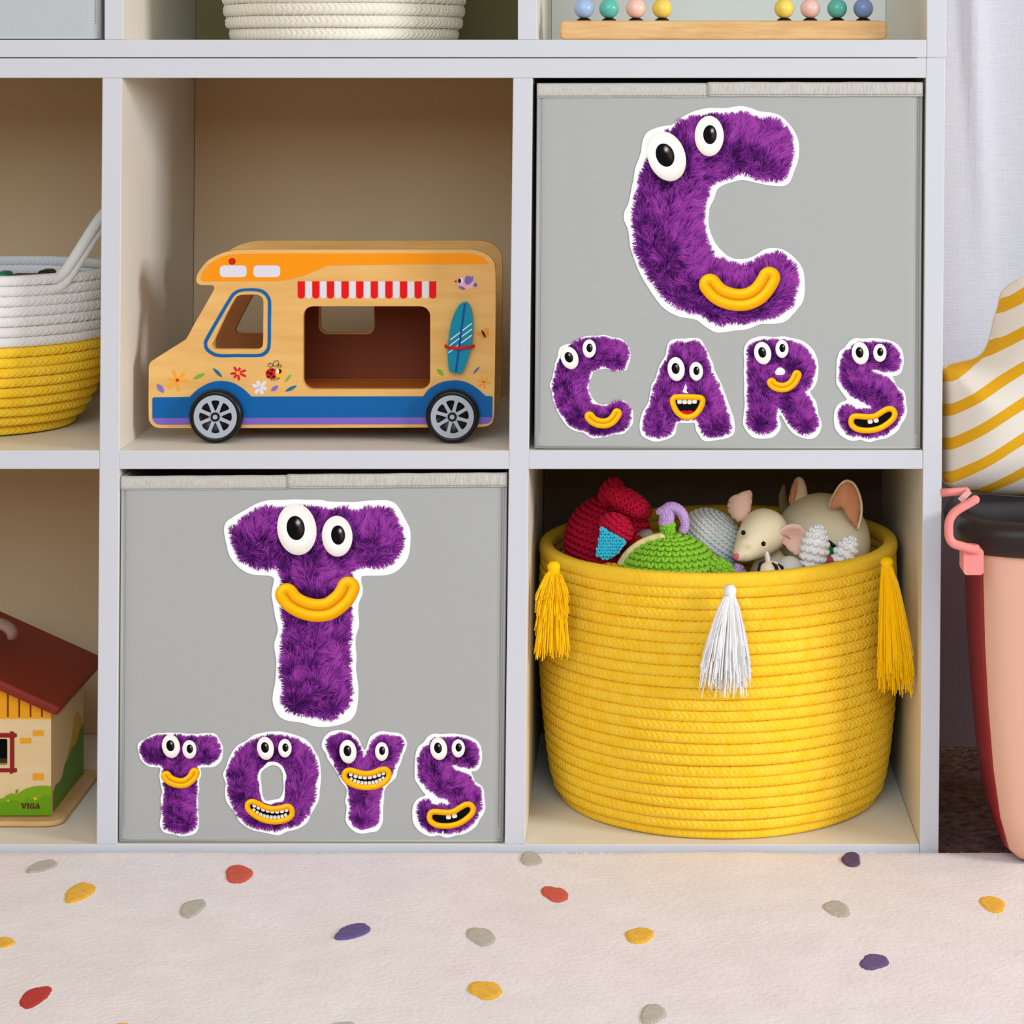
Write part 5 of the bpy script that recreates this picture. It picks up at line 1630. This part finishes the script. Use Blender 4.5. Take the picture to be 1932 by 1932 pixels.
b.add([(q.x, RF0, q.z) for q in sec] + [(q.x, RF1, q.z) for q in sec], [(3, 2, 1, 0), (4, 5, 6, 7), (1, 5, 4, 0), (2, 6, 5, 1), (3, 7, 6, 2), (0, 4, 7, 3)])
bevel(b.build('roof_slope', ROOF, house), .003, 4, 40)
# carrying strap on the ridge
b = MB()
p0 = W(24, 1203, .10)
cxs = W(-40, 0, .10).x
for (yy) in (.10,):
    pts = []
    for j in range(15):
        a = pi * j / 14
        pts.append((cxs + (p0.x - cxs) * cos(a), yy, p0.z + .014 * sin(a) ** .7 + .0))
    b.tube(pts, .0045, 12, flat=2.0)
b.build('carrying_strap', mat('mauve_felt', (158, 120, 108), .95), house, smooth=True)

# ------------------------------------------------------------------ bead toy on the top shelf
TZ = W(0, 75).z
bt = thing('bead_toy', (W(1365, 0, .05).x, .055, TZ), 'wooden base with two rows of four pastel beads on the top right shelf', 'bead toy')
a_ = W(1056, 37.6, .03); c_ = W(1674, 75, .03)
zt2 = TZ + (W(0, 37.6, .03).z - W(0, 74.5, .03).z)
xa, xb_ = a_.x, c_.x
b = MB()
pl = rrect(xa, TZ + .0002, xb_, zt2, .0042, 6)
n = len(pl)
b.add([(p[0], .03, p[1]) for p in pl] + [(p[0], .085, p[1]) for p in pl], [tuple(range(n)), tuple(range(2 * n - 1, n - 1, -1))] + [((i + 1) % n, i, n + i, n + (i + 1) % n) for i in range(n)])
bevel(b.build('base', BEECH, bt), .0025, 3, 40)
for (x, rgb, nm) in ((1101.8, (156, 184, 224), 'pale blue'), (1149, (92, 186, 170), 'mint'), (1199.7, (242, 196, 180), 'peach'), (1249.4, (238, 208, 92), 'yellow'),
                     (1479.5, (240, 212, 96), 'yellow'), (1528.7, (240, 198, 190), 'pink'), (1579.4, (92, 184, 168), 'mint'), (1628.6, (122, 150, 198), 'blue')):
    q = W(x, 15.5, .055)
    zc = zt2 + .0022 + .0083
    b = MB(); b.lathe([(.0016, 0), (.0062, .0002), (.0058, .0012), (.003, .0026), (.0026, .0045)], (q.x, .055, zt2 + .0001), 'z', 24); b.build('collar', BLKP, bt, smooth=True)
    b = MB(); b.ellipsoid((q.x, .055, zc), (.0084, .0084, .0084), None, 32, 20)
    o = b.build('bead', mat('bead_%d_%d_%d' % rgb, rgb, .25, coat=.3), bt, smooth=True); o['label'] = nm + ' bead'
    b = MB(); b.tube([(q.x, .055, zt2), (q.x, .055, zt2 + .035)], .0012, 8); b.build('peg', BLKP, bt, smooth=True)

# ------------------------------------------------------------------ pink bin with black lid, cushion
bin_ = thing('toy_bin', (W(2200, 0, .04).x, .045, .0228), 'pink plastic bin with a black lid standing right of the shelves', 'bin')
def superloop(cx, cy, a, b_, e, n=72):
    out = []
    for j in range(n):
        t = 2 * pi * j / n
        c, s = cos(t), sin(t)
        out.append((cx + a * abs(c) ** (2 / e) * (1 if c >= 0 else -1), cy + b_ * abs(s) ** (2 / e) * (1 if s >= 0 else -1)))
    return out
bcx, bcy = .462, .002
def loftloops(levels, e, material, name, parent, capb=True, capt=True):
    n = 96; v = []; f = []
    for (z, a, b_) in levels:
        v += [(x, y, z) for x, y in superloop(bcx, bcy, a, b_, e, n)]
    for i in range(len(levels) - 1):
        for j in range(n):
            f.append((i * n + j, i * n + (j + 1) % n, (i + 1) * n + (j + 1) % n, (i + 1) * n + j))
    if capb: f.append(tuple(range(n - 1, -1, -1)))
    if capt: f.append(tuple((len(levels) - 1) * n + j for j in range(n)))
    return mesh(name, v, f, material, parent, smooth=True)
PINKB = mat('salmon_plastic', (217, 168, 146), .38)
PINKH = mat('coral_plastic', (240, 140, 136), .35)
BLKL = mat('black_plastic', (44, 36, 34), .38)
lv = []
for (z, a, b_) in ((.0228, .150, .046), (.0262, .160, .050), (.034, .168, .053), (.06, .1755, .056), (.10, .1815, .0595), (.15, .186, .063), (.2, .189, .066), (.25, .1905, .068), (.277, .191, .069)):
    lv.append((z, a, b_))
DRED = mat('shade_red_plastic', (150, 34, 44), .4)  # shade on the bin's side and rear, put into the plastic colour
def shell(front, name, m):
    n = 192; v = []; f = []
    top_ = superloop(bcx, bcy, .19, .068, 9, n)
    for (z, a, b_) in lv:
        v += [(x, y, z) for x, y in superloop(bcx, bcy, a, b_, 9, n)]
    for i in range(len(lv) - 1):
        for j in range(n):
            q = (i * n + j, i * n + (j + 1) % n, (i + 1) * n + (j + 1) % n, (i + 1) * n + j)
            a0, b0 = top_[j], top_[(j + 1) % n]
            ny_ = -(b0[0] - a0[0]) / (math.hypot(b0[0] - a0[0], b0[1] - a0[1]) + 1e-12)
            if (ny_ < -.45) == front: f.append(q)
    if not front: f.append(tuple(range(n - 1, -1, -1)))
    used = sorted({k for q in f for k in q}); ix = {k: i for i, k in enumerate(used)}
    return mesh(name, [v[k] for k in used], [tuple(ix[k] for k in q) for q in f], m, bin_, smooth=True)
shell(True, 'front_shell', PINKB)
shell(False, 'shaded_shell', DRED)['label'] = 'side and rear of the bin, shade put into the dark red colour'
loftloops([(.271, .196, .072), (.273, .202, .077), (.281, .208, .083), (.290, .209, .084), (.297, .206, .081), (.3005, .200, .076), (.299, .194, .070), (.294, .190, .066), (.2925, .17, .05)], 5.0, BLKL, 'lid', bin_, True, True)
# coral clamp handle at the left end of the lid
b = MB()
hpth = [(1841, 942, -.016), (1826, 951, -.018), (1810, 960, -.020), (1798, 970, -.022), (1791, 984, -.024), (1790, 1002, -.024), (1792, 1016, -.024), (1800, 1026, -.024), (1816, 1031, -.022), (1834, 1036, -.020), (1846, 1037, -.018)]
cr_ = crom([(p[0], p[1]) for p in hpth], 3, False)
b.tube([W(q[0], q[1], -.086) for q in cr_], 8.2 / S, 12)
b.ellipsoid(W(1840, 943, -.086), (8.2 / S,) * 3, None, 14, 10)
b.build('clamp_handle', PINKH, bin_, smooth=True)
b = MB(); b.tube([W(1775, 930, -.032), W(1800, 928, -.032), W(1823, 927, -.032)], 7.6 / S, 12)
b.ellipsoid(W(1823, 927, -.032), (7.6 / S,) * 3, None, 14, 10)
b.build('clamp_arm', PINKH, bin_, smooth=True)
b = MB(); b.tube([W(1826, 930, -.032), W(1815, 941, -.080)], 7.5 / S, 4); b.build('clamp_joint', mat('pale_pink_plastic', (226, 176, 164), .45), bin_)
plate('clamp_bracket', [rrect(1818, 1036, 1856, 1085, 7)], W, -.084, -.060, PINKH, bin_, bev=.001)

CZV = Vector((0, 0, CZ))
CUSH = bpy.data.materials.new('striped_cotton'); CUSH.use_nodes = True
nt = CUSH.node_tree; bs = nt.nodes['Principled BSDF']; bs.inputs['Roughness'].default_value = .9
tc = nt.nodes.new('ShaderNodeTexCoord'); sp = nt.nodes.new('ShaderNodeSeparateXYZ'); nt.links.new(tc.outputs['Object'], sp.inputs[0])
m1 = nt.nodes.new('ShaderNodeMath'); m1.operation = 'MULTIPLY_ADD'; m1.inputs[1].default_value = -.650
nt.links.new(sp.outputs['X'], m1.inputs[0]); nt.links.new(sp.outputs['Z'], m1.inputs[2])
nz_ = nt.nodes.new('ShaderNodeTexNoise'); nz_.inputs['Scale'].default_value = 14; nt.links.new(tc.outputs['Object'], nz_.inputs['Vector'])
m0 = nt.nodes.new('ShaderNodeMath'); m0.operation = 'MULTIPLY_ADD'; m0.inputs[1].default_value = .005
nt.links.new(nz_.outputs['Fac'], m0.inputs[0]); nt.links.new(m1.outputs[0], m0.inputs[2])
m2 = nt.nodes.new('ShaderNodeMath'); m2.operation = 'MULTIPLY'; m2.inputs[1].default_value = 1 / .0283; nt.links.new(m0.outputs[0], m2.inputs[0])
m3 = nt.nodes.new('ShaderNodeMath'); m3.operation = 'ADD'; m3.inputs[1].default_value = .12; nt.links.new(m2.outputs[0], m3.inputs[0])
m3b = nt.nodes.new('ShaderNodeMath'); m3b.operation = 'FRACT'; nt.links.new(m3.outputs[0], m3b.inputs[0])
m4 = nt.nodes.new('ShaderNodeMath'); m4.operation = 'LESS_THAN'; m4.inputs[1].default_value = .36; nt.links.new(m3b.outputs[0], m4.inputs[0])
mx = nt.nodes.new('ShaderNodeMix'); mx.data_type = 'RGBA'
mx.inputs['A'].default_value = (*lin((222, 215, 206)), 1); mx.inputs['B'].default_value = (*lin((216, 160, 0)), 1)
nt.links.new(m4.outputs[0], mx.inputs['Factor']); nt.links.new(mx.outputs['Result'], bs.inputs['Base Color'])
CO = crom([(1772, 705), (1778, 694), (1800, 686), (1835, 678), (1852, 668), (1862, 652), (1870, 628), (1875, 604), (1883, 578), (1888, 556), (1897, 544), (1915, 531), (1940, 523), (1985, 528), (2040, 560), (2075, 620), (2085, 680), (2130, 700), (2170, 760), (2180, 830), (2150, 900), (2090, 932), (2010, 940), (1940, 937), (1880, 933), (1840, 929), (1800, 920), (1778, 905), (1771, 870), (1769, 780)], 3)
CO[:, 0] = np.maximum(CO[:, 0], 1777)
cu = puff('cloud_cushion', CO, W, .030, .045, CUSH, None, step=9, flat=.25)
tag(cu, 'cream cloud-shaped cushion with mustard diagonal stripes lying on the bin lid', 'cushion')
b = MB()
b.tube([W(q[0], q[1], .030) for q in list(CO) + [CO[0]]], .0007, 6)
q0 = W(1855, 737, .0) ; q0 = (W(1855, 737, .0) - CZV) * ((D + .005) / D) + CZV - cu.location
m3.inputs[1].default_value = (.165 - (q0.z - .65 * q0.x + .0025) / .0283) % 1.0
o = b.build('piping', mat('beige_piping', (206, 178, 150), .9), cu, smooth=True)

# ------------------------------------------------------------------ linen curtain behind the bin
nx, nz = 160, 40
v = []; f = []
x0c, x1c = .258, 1.1
for j in range(nz + 1):
    z = .345 + (1.7 - .345) * j / nz
    for i in range(nx + 1):
        x = x0c + (x1c - x0c) * i / nx
        y = .262 + .006 * sin(x * 26 + .6) + .004 * sin(x * 57 + z * 1.3)
        zz = max(0, min(1, (z - .45) / .25))
        fx = W(1838 + 28 * (1 - zz), 0, .26).x
        y -= .012 * zz * math.exp(-((x - fx) / .008) ** 2)
        v.append((x, y, z))
for j in range(nz):
    for i in range(nx):
        a = j * (nx + 1) + i
        f.append((a, a + 1, a + nx + 2, a + nx + 1))
cu_ = mesh('curtain', v, f, LINEN, None, smooth=True)
tag(cu_, 'pale lilac-grey linen curtain hanging right of the shelves', 'curtain')

# ------------------------------------------------------------------ rug
RZ = .0215
def on_rug(px_, py_, z=RZ):
    dd = (CZ - z) * FOC / (py_ - VY)
    return Vector(((px_ - VX) * dd / FOC, dd - D, z))
nx, ny = 220, 90
v = []; f = []
RX0, RX1, RY0, RY1 = -1.15, 1.0, -1.25, -.0035
for j in range(ny + 1):
    t = (j / ny) ** .6
    y = RY0 + (RY1 - RY0) * t
    for i in range(nx + 1):
        x = RX0 + (RX1 - RX0) * i / nx
        z = RZ + .0012 * noise.noise(Vector((x * 9, y * 9, 0))) + .0004 * noise.noise(Vector((x * 60, y * 60, 2)))
        ed = (RY1 - y)
        if ed < .006: z -= .003 * (1 - ed / .006) ** 2
        z = min(z, RZ + .0012)
        v.append((x, y + (.0012 * noise.noise(Vector((x * 40, 0, 1))) if j == ny else 0), z))
for j in range(ny):
    for i in range(nx):
        a = j * (nx + 1) + i
        f.append((a, a + 1, a + nx + 2, a + nx + 1))
rug = thing('rug', ((RX0 + RX1) / 2, (RY0 + RY1) / 2, 0.0005), 'cream short-pile rug with scattered coloured spots on the floor in front', 'rug')
mesh('pile', v, f, RUG, rug, smooth=True)
b = MB(); b.box(RX0, RX1, RY0, RY1 - .001, .0002, RZ - .0045); b.build('backing', mat('rug_backing', (200, 188, 172), .95), rug)
# fuzzy edge tufts along the rear edge
b = MB(); R_ = random.Random(2)
for k in range(2600):
    x = RX0 + (RX1 - RX0) * R_.random()
    y = RY1 - R_.random() * .004
    h = R_.uniform(0, .0008); a = R_.uniform(-.0012, .0012)
    w_ = .00035
    z0 = RZ - .0035
    b.add([(x - w_, y, z0), (x + w_, y, z0), (x + a, y + R_.uniform(-.001, .0015), z0 + h + .001)], [(0, 1, 2)])
o = b.build('edge_tufts', RUG, rug); o['kind'] = 'stuff'
GD, YD, RD, BD = (196, 193, 182), (246, 192, 76), (216, 100, 82), (108, 94, 152)
dots = [(80, 1633, 28, 11, 18, GD), (150, 1682, 28, 17, 25, YD), (9, 1776, 18, 10, 15, YD), (450, 1647, 25, 17, 18, RD), (363, 1712, 26, 15, 15, GD), (665, 1755, 31, 14, 14, BD), (908, 1765, 27, 17, -8, GD),
        (66, 1879, 33, 16, 22, (196, 66, 62)), (916, 1866, 31, 18, 0, YD), (227, 1936, 18, 8, 0, YD), (648, 1934, 22, 9, 0, GD), (1002, 1618, 22, 12, -5, GD), (1047, 1685, 24, 15, -12, RD), (1206, 1763, 25, 16, -3, YD),
        (1232, 1911, 23, 20, 0, GD), (1606, 1619, 19, 12, -12, (104, 82, 118)), (1579, 1713, 25, 15, -8, GD), (1649, 1813, 27, 15, -3, (110, 92, 140)), (1873, 1704, 24, 15, -8, YD),
        (-110, 1700, 26, 15, 10, BD), (-160, 1860, 28, 17, 0, GD), (2040, 1650, 22, 13, 0, RD), (2080, 1810, 26, 16, 0, GD), (420, 2010, 30, 18, 10, RD), (1500, 2010, 28, 18, 0, YD)]
for i, (cx, cy, a, bb, tl_, rgb) in enumerate(dots):
    n = 56; pts = []
    R_ = random.Random(i * 7 + 1)
    ph = [R_.uniform(0, 6.28) for _ in range(4)]
    t = radians(-tl_)
    for j in range(n):
        u = 2 * pi * j / n
        k = 1 + .10 * sin(2 * u + ph[0]) + .06 * sin(3 * u + ph[1]) + .03 * sin(5 * u + ph[2]) + R_.uniform(-.035, .035)
        x, y = a * k * cos(u), bb * k * sin(u)
        p = on_rug(cx + x * cos(t) - y * sin(t), cy + x * sin(t) + y * cos(t), RZ + .0012)
        p.y = min(p.y, RY1 - .003)
        pts.append(p)
    c = sum(pts, Vector()) / n
    b = MB()
    ring = [c.lerp(p, .8) for p in pts]
    vv = [tuple(c + Vector((0, 0, .0001)))] + [(q.x, q.y, q.z) for q in ring] + [(q.x, q.y, q.z - .0007) for q in pts] + [(q.x, q.y, q.z - .003) for q in pts]
    ff = []
    for j in range(n):
        j2 = (j + 1) % n
        ff += [(0, 1 + j2, 1 + j), (1 + j, 1 + j2, 1 + n + j2, 1 + n + j), (1 + n + j, 1 + n + j2, 1 + 2 * n + j2, 1 + 2 * n + j)]
    b.add(vv, ff)
    nm = {GD: 'grey', YD: 'yellow', RD: 'coral red', BD: 'purple-blue', (196, 66, 62): 'red'}.get(rgb, 'purple')
    # outline runs clockwise seen from above when image y points down; flip to face up
    o = b.build('spot', mat('rug_spot_%d_%d_%d' % rgb, rgb, .95, ('noise', 420, .35, .0010), (tuple(int(q * .92) for q in rgb), 200, (1, 1, 1))), rug, smooth=False)
    o['label'] = nm + ' tufted spot'

# ------------------------------------------------------------------ families of things
for o in list(scene.objects):
    if o.parent is None and o.get('category') == 'soft toy':
        o['group'] = TB
for o in (cars, toys, plain):
    o['group'] = 'grey fabric storage boxes in the cubbies'
